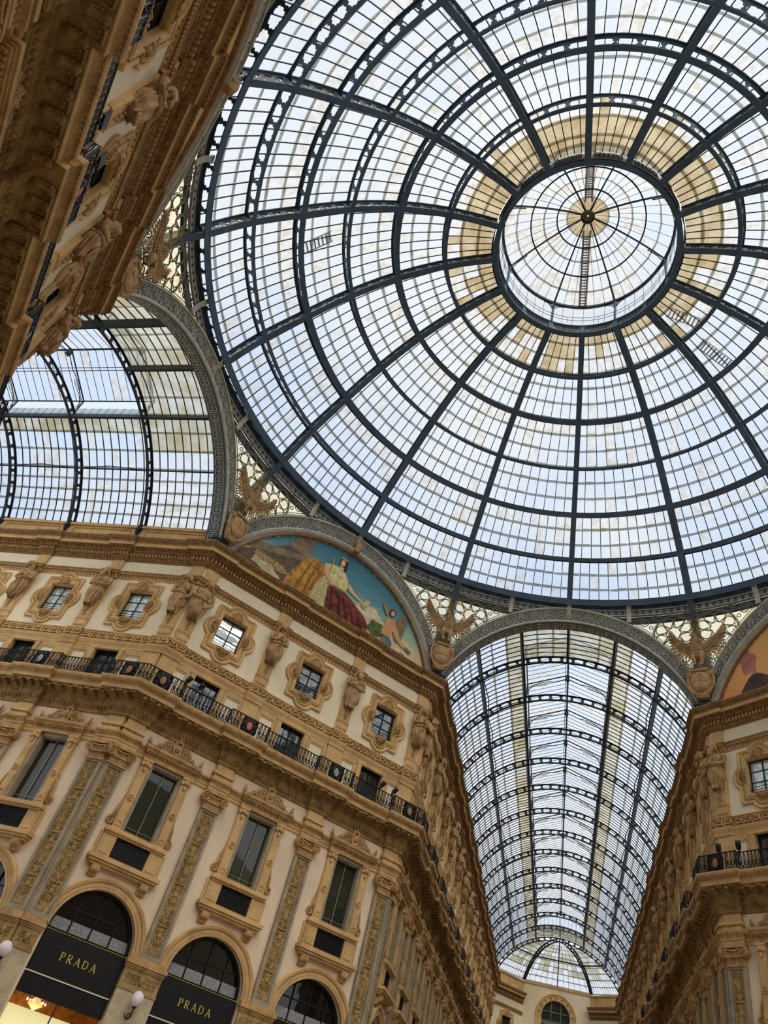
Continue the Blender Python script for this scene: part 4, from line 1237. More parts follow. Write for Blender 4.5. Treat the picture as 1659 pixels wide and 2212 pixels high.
def shopfront(sign=True, interior=False):
    t = []
    fan = MB(); pts = arc(0, AZ_, 1.74, 0, 180, 28); fan.prism(pts, -.44, -.4)
    t.append(('fanlight_pane', fan.mesh('fanlight_pane', W_SHOP), None))
    b = MB()
    for x in (-.85, 0, .85):
        z = math.sqrt(1.74 ** 2 - x * x); b.box(x - .025, x + .025, -.4, -.34, AZ_, AZ_ + z)
    b.box(-1.5, 1.5, -.4, -.34, AZ_ + .8, AZ_ + .85)
    b.grid([[(r * math.cos(a), .4 - p, AZ_ + r * math.sin(a)) for r, p in ((1.75, 0), (1.75, .12), (1.62, .12), (1.62, 0))] for a in [PI * k / 24 for k in range(25)]])
    t.append(('fanlight_frame', b.mesh('fanlight_frame', M_BLACK), None))
    cu = MB()
    for x0, x1 in ((-1.62, -.89), (-.81, -.04), (.04, .81), (.89, 1.62)): cu.box(x0, x1, -.39, -.37, AZ_ + .03, AZ_ + .42 - .0)
    t.append(('curtain', cu.mesh('curtain', M_LACEW), None))
    sg = MB().box(-1.7, 1.7, -.3, -.1, 4.58, 5.98)
    sub = [('lettering', lettering('PRADA', .27, .145).mesh('lettering', M_GOLD), (0, -.1, 5.15))] if sign else None
    t.append(('sign_board', sg.mesh('sign_board', M_BLKPANEL), None, sub))
    ed = MB().box(-1.7, 1.7, -.12, -.08, 4.56, 4.585); ed.box(-1.7, 1.7, -.12, -.08, 5.97, 5.985)
    t.append(('gilt_edge', ed.mesh('gilt_edge', M_GOLD), None))
    aw = MB().box(-1.7, 1.7, -.32, -.14, 3.9, 4.55)
    t.append(('lower_fascia', aw.mesh('lower_fascia', M_BLKPANEL), None))
    if not interior: t.append(('shop_window', MB().box(-1.7, 1.7, -.44, -.4, 0, 3.9).mesh('shop_window', W_SHOP), None))
    return t
K['shop'] = shopfront(True); K['shop_blank'] = shopfront(False); K['shop_open'] = shopfront(True, True)

# ------------------------------------------------------------------ sculpture: shapes fused into one continuous body
def fuse(mb, voxel, mt, name, it=2, ratio=None):
    me = mb.mesh('tmp', mt); o = OBJ.new('tmp', me); COL.objects.link(o)
    md = o.modifiers.new('r', 'REMESH'); md.mode = 'VOXEL'; md.voxel_size = voxel; md.use_smooth_shade = True
    if it:
        s_ = o.modifiers.new('s', 'SMOOTH'); s_.iterations = it; s_.factor = .5
    if ratio:
        d = o.modifiers.new('d', 'DECIMATE'); d.ratio = ratio
    dg = bpy.context.evaluated_depsgraph_get(); dg.update()
    out = bpy.data.meshes.new_from_object(o.evaluated_get(dg)); out.name = name
    out.materials.clear(); out.materials.append(mt)
    OBJ.remove(o)
    return out

def figure(kind):
    """half-length figure growing out of a tapering pier; z absolute on the facade"""
    b = MB(); male = kind in ('bearded', 'nude')
    w = 1.1 if male else 1.0
    hx = {'bearded': .0, 'nude': .05, 'woman': -.05, 'flowers': .04}[kind]
    b.ell((hx, .52, 22.34), (.15, .17, .22), 12, 10)                 # head
    b.ell((hx, .66, 22.25), (.10, .08, .12), 8, 6)                   # jaw and mouth
    b.ell((hx, .71, 22.33), (.028, .05, .07), 6, 5)                  # nose
    for s_ in (-1, 1):
        b.ell((hx + s_ * .065, .655, 22.42), (.055, .03, .02), 6, 4)  # brow
        b.ell((hx + s_ * .06, .66, 22.37), (.03, .025, .018), 6, 4)   # eye
        b.ell((hx + s_ * .15, .52, 22.33), (.025, .04, .06), 6, 4)    # ear
    b.ell((hx, .695, 22.2), (.05, .03, .014), 6, 4)
    b.tube([(0, -.34, 21.95), (hx * .6, -.42, 22.1), (hx, -.48, 22.25)], [.14, .11, .1], 10)
    b.ell((0, .34, 21.72), (.36 * w, .22, .32), 14, 10)              # ribcage
    b.ell((0, .32, 21.92), (.42 * w, .16, .13), 12, 8)               # shoulders
    b.ell((0, .34, 21.38), (.25 * w, .19, .28), 12, 8)
    b.ell((0, .34, 21.12), (.32 * w, .22, .22), 12, 8)
    if male:
        for s_ in (-1, 1): b.ell((s_ * .16, .5, 21.78), (.16, .07, .11), 8, 6)
        for s_ in (-1, 1):
            for q in range(2): b.ell((s_ * .07, .52, 21.48 - .14 * q), (.07, .03, .055), 6, 4)
    else:
        for s_ in (-1, 1): b.ell((s_ * .15, .5, 21.7), (.12, .12, .12), 8, 6)
    def arm(s_, pts, hand):
        b.tube([(s_ * x, -p, z) for x, p, z in pts], [.12, .115, .1, .09, .075, .06][:len(pts)], 8)
        hx_, hp, hz = hand
        b.ell((s_ * hx_, hp, hz), (.07, .05, .085), 8, 6)
        for f in range(4): b.tube([(s_ * (hx_ - .05 + .03 * f), -hp - .02, hz), (s_ * (hx_ - .07 + .035 * f), -hp - .05, hz + (.11 if hz > 21.5 else -.12))], .018, 4)
    fold = [(.43 * w, .34, 21.93), (.5 * w, .36, 21.68), (.5 * w, .42, 21.45), (.3, .56, 21.45), (.05, .62, 21.6)]
    fold2 = [(.43 * w, .34, 21.93), (.52 * w, .36, 21.68), (.5 * w, .44, 21.4), (.28, .58, 21.36), (-.04, .62, 21.42)]
    down = [(.43 * w, .34, 21.93), (.54 * w, .32, 21.65), (.56 * w, .32, 21.3), (.46, .42, 21.1), (.3, .52, 21.0)]
    if kind == 'bearded': arm(-1, fold, (-.03, .64, 21.66)); arm(1, fold2, (-.12, .64, 21.46))
    elif kind == 'woman': arm(-1, fold, (-.02, .64, 21.72)); arm(1, fold, (.08, .64, 21.8))
    elif kind == 'nude': arm(-1, fold2, (-.05, .6, 21.36)); arm(1, down, (.27, .54, 20.95))
    else: arm(-1, fold2, (-.1, .62, 21.45)); arm(1, down, (.27, .54, 20.95))
    body = fuse(b, .026, M_STAT, 'body', 2, .5)
    h = MB()                                                         # hair, beard or hood
    if kind == 'bearded':
        h.ell((hx, .46, 22.42), (.2, .2, .2), 10, 8)
        for k in range(9):
            a = -1 + 2 * k / 8
            h.tube([(hx + a * .11, -.66, 22.22), (hx + a * .14, -.7, 22.08), (hx + a * .06, -.68, 21.86)], [.05, .045, .02], 6)
        for s_ in (-1, 1): h.tube([(hx + s_ * .17, -.5, 22.4), (hx + s_ * .22, -.46, 22.15), (hx + s_ * .26, -.42, 21.95)], [.06, .07, .05], 6)
    else:
        h.ell((hx, .45, 22.44), (.19, .18, .17), 10, 8)
        L = 21.75 if kind == 'woman' else 22.1
        for s_ in (-1, 1):
            for k in range(3):
                h.tube([(hx + s_ * (.14 + .02 * k), -.56 + .06 * k, 22.42), (hx + s_ * (.2 + .02 * k), -.52 + .06 * k, 22.2), (hx + s_ * (.22 + .03 * k), -.46 + .06 * k, L)], [.05, .06, .03], 6)
        if kind in ('flowers', 'woman'):
            for k in range(9):
                a = PI * k / 8; h.ell((hx + .17 * math.cos(a), .56, 22.42 + .13 * math.sin(a)), (.05, .05, .05), 6, 5)
    hair = fuse(h, .024, M_STAT, 'hair', 1, .5)
    d = MB(); rows = []                                              # fluted drapery wound round the hips
    N = 88; lean = {'bearded': .5, 'nude': -.4, 'woman': -.6, 'flowers': .5}[kind]
    for i in range(15):
        f = i / 14; z = 21.32 - 1.15 * f
        rx = .36 + .13 * math.sin(PI * min(1, f * 1.25)) - .07 * f; ry = .25 + .05 * math.sin(PI * f) - .05 * f
        row = []
        for k in range(N):
            a = 2 * PI * k / N
            q = .96 + .2 * min(1, .4 + f) * (1 - 1.9 * abs(math.sin(5.5 * a + lean * 3.5 * f + 1.1 * math.sin(2 * a)))) + .03 * math.sin(19 * a - 3 * f)
            row.append((rx * q * math.cos(a) - lean * .05 * f, -.34 + ry * q * math.sin(a) + .06 * f, z - .1 * lean * math.cos(a) * (1 - f) + .12 * f * f * math.sin(6 * a + lean)))
        rows.append(row)
    d.grid(rows, True, True)
    pts = []
    for k in range(25):                                              # rolled edge at the waist
        a = 2 * PI * k / 24; pts.append((.37 * math.cos(a), -.34 + .27 * math.sin(a), 21.33 - .1 * lean * math.cos(a)))
    d.tube(pts, [.06 + .012 * math.sin(k * 2.2) for k in range(25)], 6)
    if kind in ('woman', 'nude'):
        for k in range(7): d.tube([(.1 - .03 * k, -.6 - .01 * k, 21.2 - .03 * k), (.16 - .06 * k, -.66, 20.7), (.1 - .05 * k, -.6, 20.15)], [.03, .045, .03], 5)
    for k in range(6): d.ell((-.15 + .06 * k, .5, 20.2 - .03 * (k % 2)), (.05, .06, .1), 6, 5)
    drape = d.mesh('drapery', M_STAT, True)
    tree = [('body', body, None, [('hair', hair, None)]), ('drapery', drape, None)]
    if kind == 'flowers':
        g = MB()
        for k in range(12): g.ell((-.25 + .05 * (k % 6) + .02, .66 + .03 * (k % 2), 21.78 + .09 * (k // 6) + .03 * (k % 3)), (.05, .05, .05), 6, 5)
        tree.append(('flower_bunch', g.mesh('flower_bunch', M_STAT, True), None))
    return tree
FIG = {k: figure(k) for k in ('bearded', 'nude', 'woman', 'flowers')}
FTXT = {'bearded': 'bearded man with crossed arms', 'nude': 'bare-chested man, arm lowered', 'woman': 'long-haired woman', 'flowers': 'garlanded woman holding flowers'}

ORD = ['first', 'second', 'third', 'fourth', 'fifth', 'sixth', 'seventh', 'eighth', 'ninth', 'tenth', 'eleventh', 'twelfth', 'thirteenth', 'fourteenth', 'fifteenth']
def V(name, tree, label, cat, seg, u, group): 
    r = thing(name, label, cat, seg.az, seg.ap, u, 0, group)
    spawn(tree, r)
    return r

F = [-7.35, -2.6, 2.6, 7.35]; FW = [-5.12, 0, 5.12]
armn = [24.35 + 5 * k for k in range(13)]
S135 = Seg('mural', 135, AP, -HS, HS, F, FW, T22, T22, 'northwest', 'below the blue-sky mural')
S45 = Seg('right', 45, AP, -HS, HS, F, FW, T22, T22, 'northeast', 'at the right edge')
S225 = Seg('steep', 225, AP, -HS, HS, F, FW, T22, T22, 'southwest', 'on upper left facade')
SL = Seg('leftarm', 90, HS, -40.0, -AP, [-19.3] + [-n for n in armn[:4]], [-21.85] + [-n - 2.5 for n in armn[:3]], 0, T22, 'west', 'on left arcade wall')
SBL = Seg('farleft', 180, HS, AP, 89.0, [19.3] + armn, [21.85] + [n + 2.5 for n in armn], T22, -.2, 'north_left', 'left wall of far arcade')
SBR = Seg('farright', 0, HS, -89.0, -AP, [-19.3] + [-n for n in armn], [-21.85] + [-n - 2.5 for n in armn], -.2, T22, 'north_right', 'right wall of far arcade')
def place_word(seg, i, n):
    if seg in (S135, S45, S225):
        if seg is S225: w = ['beyond top edge', 'nearest top edge', 'second below top edge', 'nearest left arcade'] if n == 4 else ['cut by top edge', 'in the middle', 'nearest left arcade']
        else: w = ['far left', 'left of centre', 'right of centre', 'far right'] if n == 4 else ['left', 'middle', 'right']
        return w[i]
    return ORD[i] + ' from the dome'

def furnish(seg):
    wm = wall_mesh(seg.u0, seg.u1, seg.win)
    w = thing('wall_' + seg.side, None, None, seg.az, seg.ap, 0, 0, kind='structure', me=wm)
    far = seg in (SBL, SBR)
    mouldings(seg, 42 if far else 1e9, True)
    order = sorted(seg.win, key=lambda u: u if not seg in (SL, SBL, SBR) else abs(u))
    for i, u in enumerate(order):
        pw = place_word(seg, i, 3)
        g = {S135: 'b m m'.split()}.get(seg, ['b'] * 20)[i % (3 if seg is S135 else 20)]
        if seg is S225: g = 'd'
        if far: g = 'm'
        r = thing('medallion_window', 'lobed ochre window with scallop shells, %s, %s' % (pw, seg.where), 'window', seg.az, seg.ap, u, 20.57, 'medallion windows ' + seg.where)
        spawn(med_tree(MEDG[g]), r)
        md = 'mezz_dark' if (seg in (SL, S225) or far or (seg is S135 and i == 2)) else 'mezz'
        V('balcony_window', K[md], 'low window behind the balcony railing, %s, %s' % (pw, seg.where), 'window', seg, u, 'balcony windows ' + seg.where)
        V('pedimented_window', K['tall'], 'tall dark window under scroll crest, %s, %s' % (pw, seg.where), 'window', seg, u, 'tall crested windows ' + seg.where)
        a = thing('shop_arch', 'ochre arch over black shopfront, %s, %s' % (pw, seg.where), 'arch', seg.az, seg.ap, u, 0, 'shop arches ' + seg.where)
        obj('arch_moulding', K['arch'], a)
        tr = K['shop_open'] if (seg is S135 and i == 0) else (K['shop'] if seg in (S135,) else K['shop_blank'])
        spawn(tr, a)
    order = sorted(seg.pil, key=lambda u: u if not seg in (SL, SBL, SBR) else abs(u))
    kinds = {S135: ['nude', 'woman', 'bearded', 'woman'], SL: ['flowers', 'bearded', 'woman', 'nude', 'bearded'], S225: ['nude', 'bearded', 'woman', 'nude'], S45: ['bearded', 'woman', 'bearded', 'nude']}.get(seg, ['flowers', 'bearded', 'woman', 'bearded', 'woman', 'nude', 'woman', 'bearded', 'woman', 'bearded', 'woman', 'bearded', 'woman', 'bearded'])
    for i, u in enumerate(order):
        pw = place_word(seg, i, 4)
        V('pilaster', K['pil'][i % 2], 'tall carved pilaster with scroll capital, %s, %s' % (pw, seg.where), 'pilaster', seg, u, 'pilasters ' + seg.where)
        lo, hi = -.8, .8
        if abs(abs(u) - 7.35) < .1 or abs(abs(u) - 19.3) < .1:
            inner = 1 if (u < 0 if seg in (S135, S45, S225) else seg is SBL) else -1
            lo, hi = (-.46, .36) if inner == 1 else (-.36, .46)
        pt = K['pier'] if lo == -.8 else pier_tree(lo, hi)
        V('pier', pt, 'granite pier with carved frieze block, %s, %s' % (pw, seg.where), 'pier', seg, u, 'piers ' + seg.where)
        V('statue', FIG[kinds[i]], 'statue of %s, %s, %s' % (FTXT[kinds[i]], pw, seg.where), 'statue', seg, u, 'statues ' + seg.where)

def baluster():
    m = MB()
    m.tube([(0, 0, .02), (0, 0, .34), (0, -.012, .4), (0, 0, .5), (0, 0, .8)], [.022, .022, .03, .015, .018], 4)
    m.tube([(.055 * math.cos(a), 0, .56 + .19 * math.sin(a)) for a in [2 * PI * j / 10 for j in range(10)]], .016, 3, True)
    m.tube([(.035 * math.cos(a), 0, .785 + .035 * math.sin(a)) for a in [2 * PI * j / 6 for j in range(6)]], .014, 3, True)
    for s_ in (-1, 1): m.tube([(s_ * .02, 0, .05), (s_ * .08, 0, .12), (s_ * .075, 0, .22), (s_ * .02, 0, .3), (s_ * .06, 0, .36)], .022, 3)
    m.ell((0, 0, .3), (.03, .02, .035), 5, 4)
    return m.mesh('baluster', M_BLACK)
K_BAL = baluster()
def medal_panel(col):
    m = MB(); m.box(-.55, -.52, -.02, .02, 0, .82); m.box(.52, .55, -.02, .02, 0, .82); m.box(-.42, .42, -.005, .0, .0, .8)
    for s_ in (-1, 1):
        for k in range(5):
            m.tube(spiral(s_ * (.3 + .1 * (k % 2)), .12 + .14 * k, .09, .01, 90 * k, 1.4, 9, .015, s_), .018, 4)
    m.tube([(.2 * math.cos(a), -.03, .42 + .27 * math.sin(a)) for a in [2 * PI * j / 16 for j in range(16)]], .035, 5, True)
    p = m.mesh('lattice_panel', M_BLACK)
    q = MB().ell((0, .02, .42), (.15, .03, .22), 14, 8).mesh('oval_medallion', col, True)
    return p, q
M_RED = mat('faded_red_enamel', srgb(196, 108, 88), 0.6, 0.1, 3)
M_WHT = mat('grey_white_enamel', srgb(170, 168, 156), 0.6, 0.2, 9, dark=srgb(70, 70, 68))
M_BRN = mat('brown_enamel', srgb(150, 112, 82), 0.6, 0.1, 3)
MP = {c: medal_panel(m) for c, m in (('r', M_RED), ('w', M_WHT), ('b', M_BRN))}

def railing(seg, label, single, cols):
    J, k, w, p = .22, .7, .5, .82
    r = thing('balcony_railing', label, 'railing', seg.az, seg.ap, 0, 15.8)
    P = [(u + lat * p, p + j) for u, j, lat in seg.path(J, k, w)]
    for nm, z, rad in (('top_rail', .83, .028), ('middle_rail', .38, .014), ('bottom_rail', .03, .02)):
        obj(nm, MB().tube([(x, -q, z) for x, q in P], rad, 5).mesh(nm, M_BLACK), r)
    hold = MB(); n = 0
    cc = sorted(seg.pil)
    for (x0, p0), (x1, p1) in zip(P, P[1:]):
        L = math.hypot(x1 - x0, p1 - p0)
        a = math.atan2(-(p1 - p0), x1 - x0)
        c = max(1, int(L / .175))
        for i in range(c):
            f = (i + .5) / c; x = x0 + (x1 - x0) * f; q = p0 + (p1 - p0) * f
            if L > .5 and any(abs(x - u) < .55 for u in cc): continue
            if single and n < 290: obj('baluster', K_BAL, r, (x, -q, 0), a); n += 1
            else:
                cs, sn = math.cos(a), math.sin(a)
                hold.add([(x + vx * cs - vy * sn, -q + vx * sn + vy * cs, vz) for vx, vy, vz in [v.co for v in K_BAL.vertices]], [tuple(f_.vertices) for f_ in K_BAL.polygons])
    if hold.f: obj('far_balusters', hold.mesh('far_balusters', M_BLACK), r, kind='stuff')
    me = MB().box(-.02, .02, -.02, .02, 0, .86).mesh('post', M_BLACK)
    for x, q in P[1:-1]: obj('post', me, r, (x, -q, 0))
    for i, u in enumerate(cc):
        c = cols[i % len(cols)]
        o = obj('lattice_panel', MP[c][0], r, (u, -p - J - .01, 0))
        obj('oval_medallion', MP[c][1], o, (0, 0, 0), label={'r': 'faded red oval medallion', 'w': 'grey and white oval medallion', 'b': 'brown oval medallion'}[c])
    return r

for sg in (S135, S45, S225, SL, SBL, SBR): furnish(sg)
railing(S135, 'black wrought-iron balcony railing along the facade below the mural', True, ['b', 'r', 'w', 'b'])
railing(S225, 'black balcony railing running steeply up the upper left facade', True, ['b', 'r', 'w', 'b'])
railing(S45, 'black balcony railing cut by the right edge of the picture', True, ['b', 'r', 'w', 'b'])
railing(SL, 'black balcony railing along the left arcade wall', True, ['w', 'b', 'b', 'w', 'b'])
railing(SBL, 'black balcony railing along the left wall of the far arcade', False, ['b', 'w'])
railing(SBR, 'black balcony railing along the right wall of the far arcade', False, ['b', 'w'])

def floodlight(seg, u, z, p, label, flat=False):
    r = thing('floodlight', label, 'floodlight', seg.az, seg.ap, u, z, 'floodlights on the balcony railings')
    r.location = fr(seg.az, seg.ap - p, u, z)[0]
    if flat:
        m = MB().box(-.2, .2, 0, .06, -.02, .3); obj('housing', m.mesh('housing', M_BLACK), r)
    else:
        m = MB().tube([(.0, -.02, .02), (.05, -.1, .14), (.12, -.22, .3)], [.1, .12, .13], 10); obj('housing', m.mesh('housing', M_BLACK, True), r)
    obj('clamp', MB().box(-.03, .03, -.04, .04, -.14, .06).mesh('clamp', M_BLACK), r)
floodlight(S135, -6.3, 16.72, .84, 'leftmost black floodlight on the railing below the mural')
floodlight(S135, -5.6, 16.72, .84, 'second black floodlight from the left on the railing below the mural')
floodlight(S135, 5.4, 16.72, .84, 'third black floodlight from the left, on the railing below the mural')
floodlight(S135, 6.2, 16.72, .84, 'rightmost black floodlight on the railing below the mural')
floodlight(S45, -7.2, 16.72, .9, 'black floodlight on the right-edge railing, nearer the far arcade')
floodlight(S45, -6.2, 16.72, .84, 'black floodlight on the right-edge railing, nearer the picture edge')
floodlight(S225, -4.15, 16.75, .84, 'flat black floodlight on the steep railing, upper of two', True)
floodlight(S225, -3.2, 16.75, 1.05, 'flat black floodlight on the steep railing, lower of two', True)

def wall_lamp(seg, u, p, label):
    r = thing('wall_lamp', label, 'lamp', seg.az, seg.ap, u, 4.3, 'globe wall lamps on the granite piers')
    r.location = fr(seg.az, seg.ap - p, u, 4.3)[0]
    b = MB()
    b.tube([(0, p, .0), (0, p - .12, -.06), (0, p - .3, -.12), (0, -.02, -.05), (0, 0, .2)], .03, 6)
    b.tube(spiral(0, -.0, .14, .02, 180, 1.2, 12, -p + .2), .02, 5); b.ell((0, -p + .04, .1), (.08, .04, .2)); b.lathe([(.03, .2), (.1, .26), (.09, .32)], (0, 0, 0), 10)
    obj('bracket', b.mesh('bracket', M_BLACK), r)
    obj('globe', MB().ell((0, 0, .52), (.24, .24, .27), 18, 12).mesh('globe', M_GLOBE, True), r)
wall_lamp(S135, -2.6, .55, 'white globe lamp on the pier between the two shopfronts')
wall_lamp(S135, -7.95, .6, 'white globe lamp at the left edge, on the corner pier')
wall_lamp(S135, 2.6, .55, 'white globe lamp on the pier right of the second shopfront')

# lit shop interior behind the first arch
def interior():
    u, r = -5.12, None
    r = thing('shop_display', 'pale backlit panel standing in the lit shop window at lower left', 'display', 135, AP, u, 0)
    obj('panel', MB().box(-1.68, .9, -.9, -.82, .2, 3.55).mesh('panel', emat('backlit_panel', srgb(226, 214, 158), .75)), r)
    obj('frame', MB().box(-1.72, -1.68, -.92, -.8, 0, 3.6).box(.9, .94, -.92, -.8, 0, 3.6).mesh('frame', M_BLACK), r)
    s_ = thing('shop_room', 'warm gold-lined shop interior seen under the first sign', 'shop interior', 135, AP, u, 0)
    mg = mat('gold_wallpaper', srgb(190, 130, 60), .5, .25, 5)
    obj('back_wall', MB().box(-1.9, 1.9, -3.1, -3.0, 0, 4.4).mesh('back_wall', mg), s_)
    obj('side_wall', MB().box(-2.0, -1.9, -3.0, -.5, 0, 4.4).mesh('side_wall', mg), s_); obj('side_wall', MB().box(1.9, 2.0, -3.0, -.5, 0, 4.4).mesh('side_wall', mg), s_)
    obj('shop_ceiling', MB().box(-1.9, 1.9, -3.0, -.5, 4.3, 4.4).mesh('shop_ceiling', mg), s_)
    obj('window_mullion', MB().box(-.02, .02, -.5, -.44, 0, 3.9).mesh('window_mullion', M_BLACK), s_)
    c = thing('chandelier', 'small glowing chandelier inside the shop at lower left', 'chandelier', 135, AP, u - .5, 0)
    c.location = fr(135, AP + 1.6, u - .5, 3.75)[0]
    obj('body', MB().lathe([(.02, .5), (.03, .3), (.14, .2), (.26, .1), (.3, .02), (.14, -.08), (.03, -.16)], (0, 0, 0), 14).mesh('body', emat('lamp_crystal', (1, .55, .2), .8)), c)
    for k in range(6):
        a = PI * k / 3
        obj('bulb', MB().ell((.36 * math.cos(a), .36 * math.sin(a), .12), (.035, .035, .05)).mesh('bulb', emat('bulb_glow', (1, .78, .45), 3)), c)
    l = bpy.data.lights.new('shop_light', 'POINT'); l.energy = 14; l.color = (1, .68, .34); l.shadow_soft_size = .2
    lo = OBJ.new('shop_light', l); COL.objects.link(lo); lo.parent = c; lo.location = (0, 0, -.35)
interior()

# ------------------------------------------------------------------ the eight great iron arches, murals, pierced spandrels, eagles
ZI, RI = 22.2, 7.95
ZO, RO = 22.9, 8.35
ZB = 25.3
def arch_pt(u, which):
    z0, r = (ZI, RI) if which == 'i' else (ZO, RO)
    return z0 + math.sqrt(max(0, r * r - u * u))
def band_pt(f, s_):
    """f 0..1 along the arch from left foot to right foot, s_ 0 inner edge .. 1 outer edge"""
    ai = math.acos((ZB - ZI) / RI); ao = math.acos((ZB - ZO) / RO)
    a, b = -ai + 2 * ai * f, -ao + 2 * ao * f
    xi, zi = RI * math.sin(a), ZI + RI * math.cos(a); xo, zo = RO * math.sin(b), ZO + RO * math.cos(b)
    return (xi + (xo - xi) * s_, zi + (zo - zi) * s_)

def arch_band():
    m = MB(); n = 60
    def pl(s0, s1, p0, p1): m.grid([[(band_pt(k / n, s_)[0], -p, band_pt(k / n, s_)[1]) for s_, p in ((s0, p0), (s0, p1), (s1, p1), (s1, p0))] for k in range(n + 1)], True, True)
    pl(.0, 1, .0, .06)
    return m.mesh('arch_plate', M_IRON)
def arch_rim():
    m = MB(); n = 60
    for s0, s1, p in ((0, .1, .2), (.9, 1.0, .2), (.14, .17, .1), (.83, .86, .1)):
        m.grid([[(band_pt(k / n, s_)[0], -q, band_pt(k / n, s_)[1]) for s_, q in ((s0, .05), (s0, p), (s1, p), (s1, .05))] for k in range(n + 1)], True, True)
    for k in range(25):                                               # small scrolls between the rosettes
        f = (k + .0) / 24
        for s_ in (.28, .72):
            x, z = band_pt(f, s_); m.tube([(x + .09 * math.cos(t), -.09, z + .09 * math.sin(t)) for t in [2 * PI * j / 8 for j in range(8)]], .018, 3, True)
        x0, z0 = band_pt(f, .17); x1, z1 = band_pt(f, .83); m.tube([(x0, -.09, z0), (x1, -.09, z1)], .018, 3)
    return m.mesh('arch_rim', M_LACE)
def arch_rosette():
    m = MB()
    m.tube([(.31 * math.cos(t), -.1, .31 * math.sin(t)) for t in [2 * PI * j / 16 for j in range(16)]], .028, 4, True)
    m.tube([(.24 * math.cos(t), -.09, .24 * math.sin(t)) for t in [2 * PI * j / 14 for j in range(14)]], .014, 3, True)
    for k in range(6):
        a = PI * k / 3
        m.tube([(.13 * math.cos(a) + .07 * math.cos(t), -.1, .13 * math.sin(a) + .07 * math.sin(t)) for t in [2 * PI * j / 7 for j in range(7)]], .017, 3, True)
    m.ell((0, .11, 0), (.05, .04, .05), 6, 4)
    return m.mesh('rosette', M_LACE)
A_PL, A_RM, A_RS = arch_band(), arch_rim(), arch_rosette()
def intrados():
    m = MB(); n = 48; a0 = math.acos((24.4 - ZI) / RI)
    rows = []
    for k in range(n + 1):
        a = -a0 + 2 * a0 * k / n
        rows.append([(r * math.sin(a), y, ZI + r * math.cos(a)) for r, y in ((RI, -.05), (RI, .75), (RI + .12, .75), (RI + .12, -.05))])
    m.grid(rows, True, True)
    return m.mesh('intrados', M_IRON)
def intr_square():
    m = MB()
    for a, b, c, d in ((-.26, -.22, -.26, .26), (.22, .26, -.26, .26), (-.26, .26, -.26, -.22), (-.26, .26, .22, .26)): m.add([(x, y, z) for z in (-.03, 0) for x, y in ((a, c), (b, c), (b, d), (a, d))], [(0, 1, 2, 3), (4, 5, 6, 7), (0, 1, 5, 4), (1, 2, 6, 5), (2, 3, 7, 6), (3, 0, 4, 7)])
    for k in range(4):
        a = PI / 4 + PI / 2 * k
        m.tube([(.1 * math.cos(a) + .06 * math.cos(t), .1 * math.sin(a) + .06 * math.sin(t), -.03) for t in [2 * PI * j / 6 for j in range(6)]], .018, 3, True)
    m.tube([(-.2, 0, -.02), (.2, 0, -.02)], .015, 3); m.tube([(0, -.2, -.02), (0, .2, -.02)], .015, 3)
    return m.mesh('pierced_square', M_LACE)
I_PL, I_SQ = intrados(), intr_square()

def ring_R(u): return AP - math.sqrt(max(0, 19.0 ** 2 - u * u))
ZTOP = 30.92
def warp(u, z):
    zi = arch_pt(min(abs(u), 8.2), 'o') if abs(u) < 8.2 else ZB
    f = max(0, min(1, (z - zi) / max(.3, ZTOP - zi)))
    p = .1 + (ring_R(u) - .1) * f ** .8
    return (u, -p, z)
def inside(u, z):
    if z > ZTOP or z < arch_pt(u, 'o') - .02 or u < 1.6: return False
    return u < (AP - .0) * T22 * (1 - .0) - .08 * (z - 27)

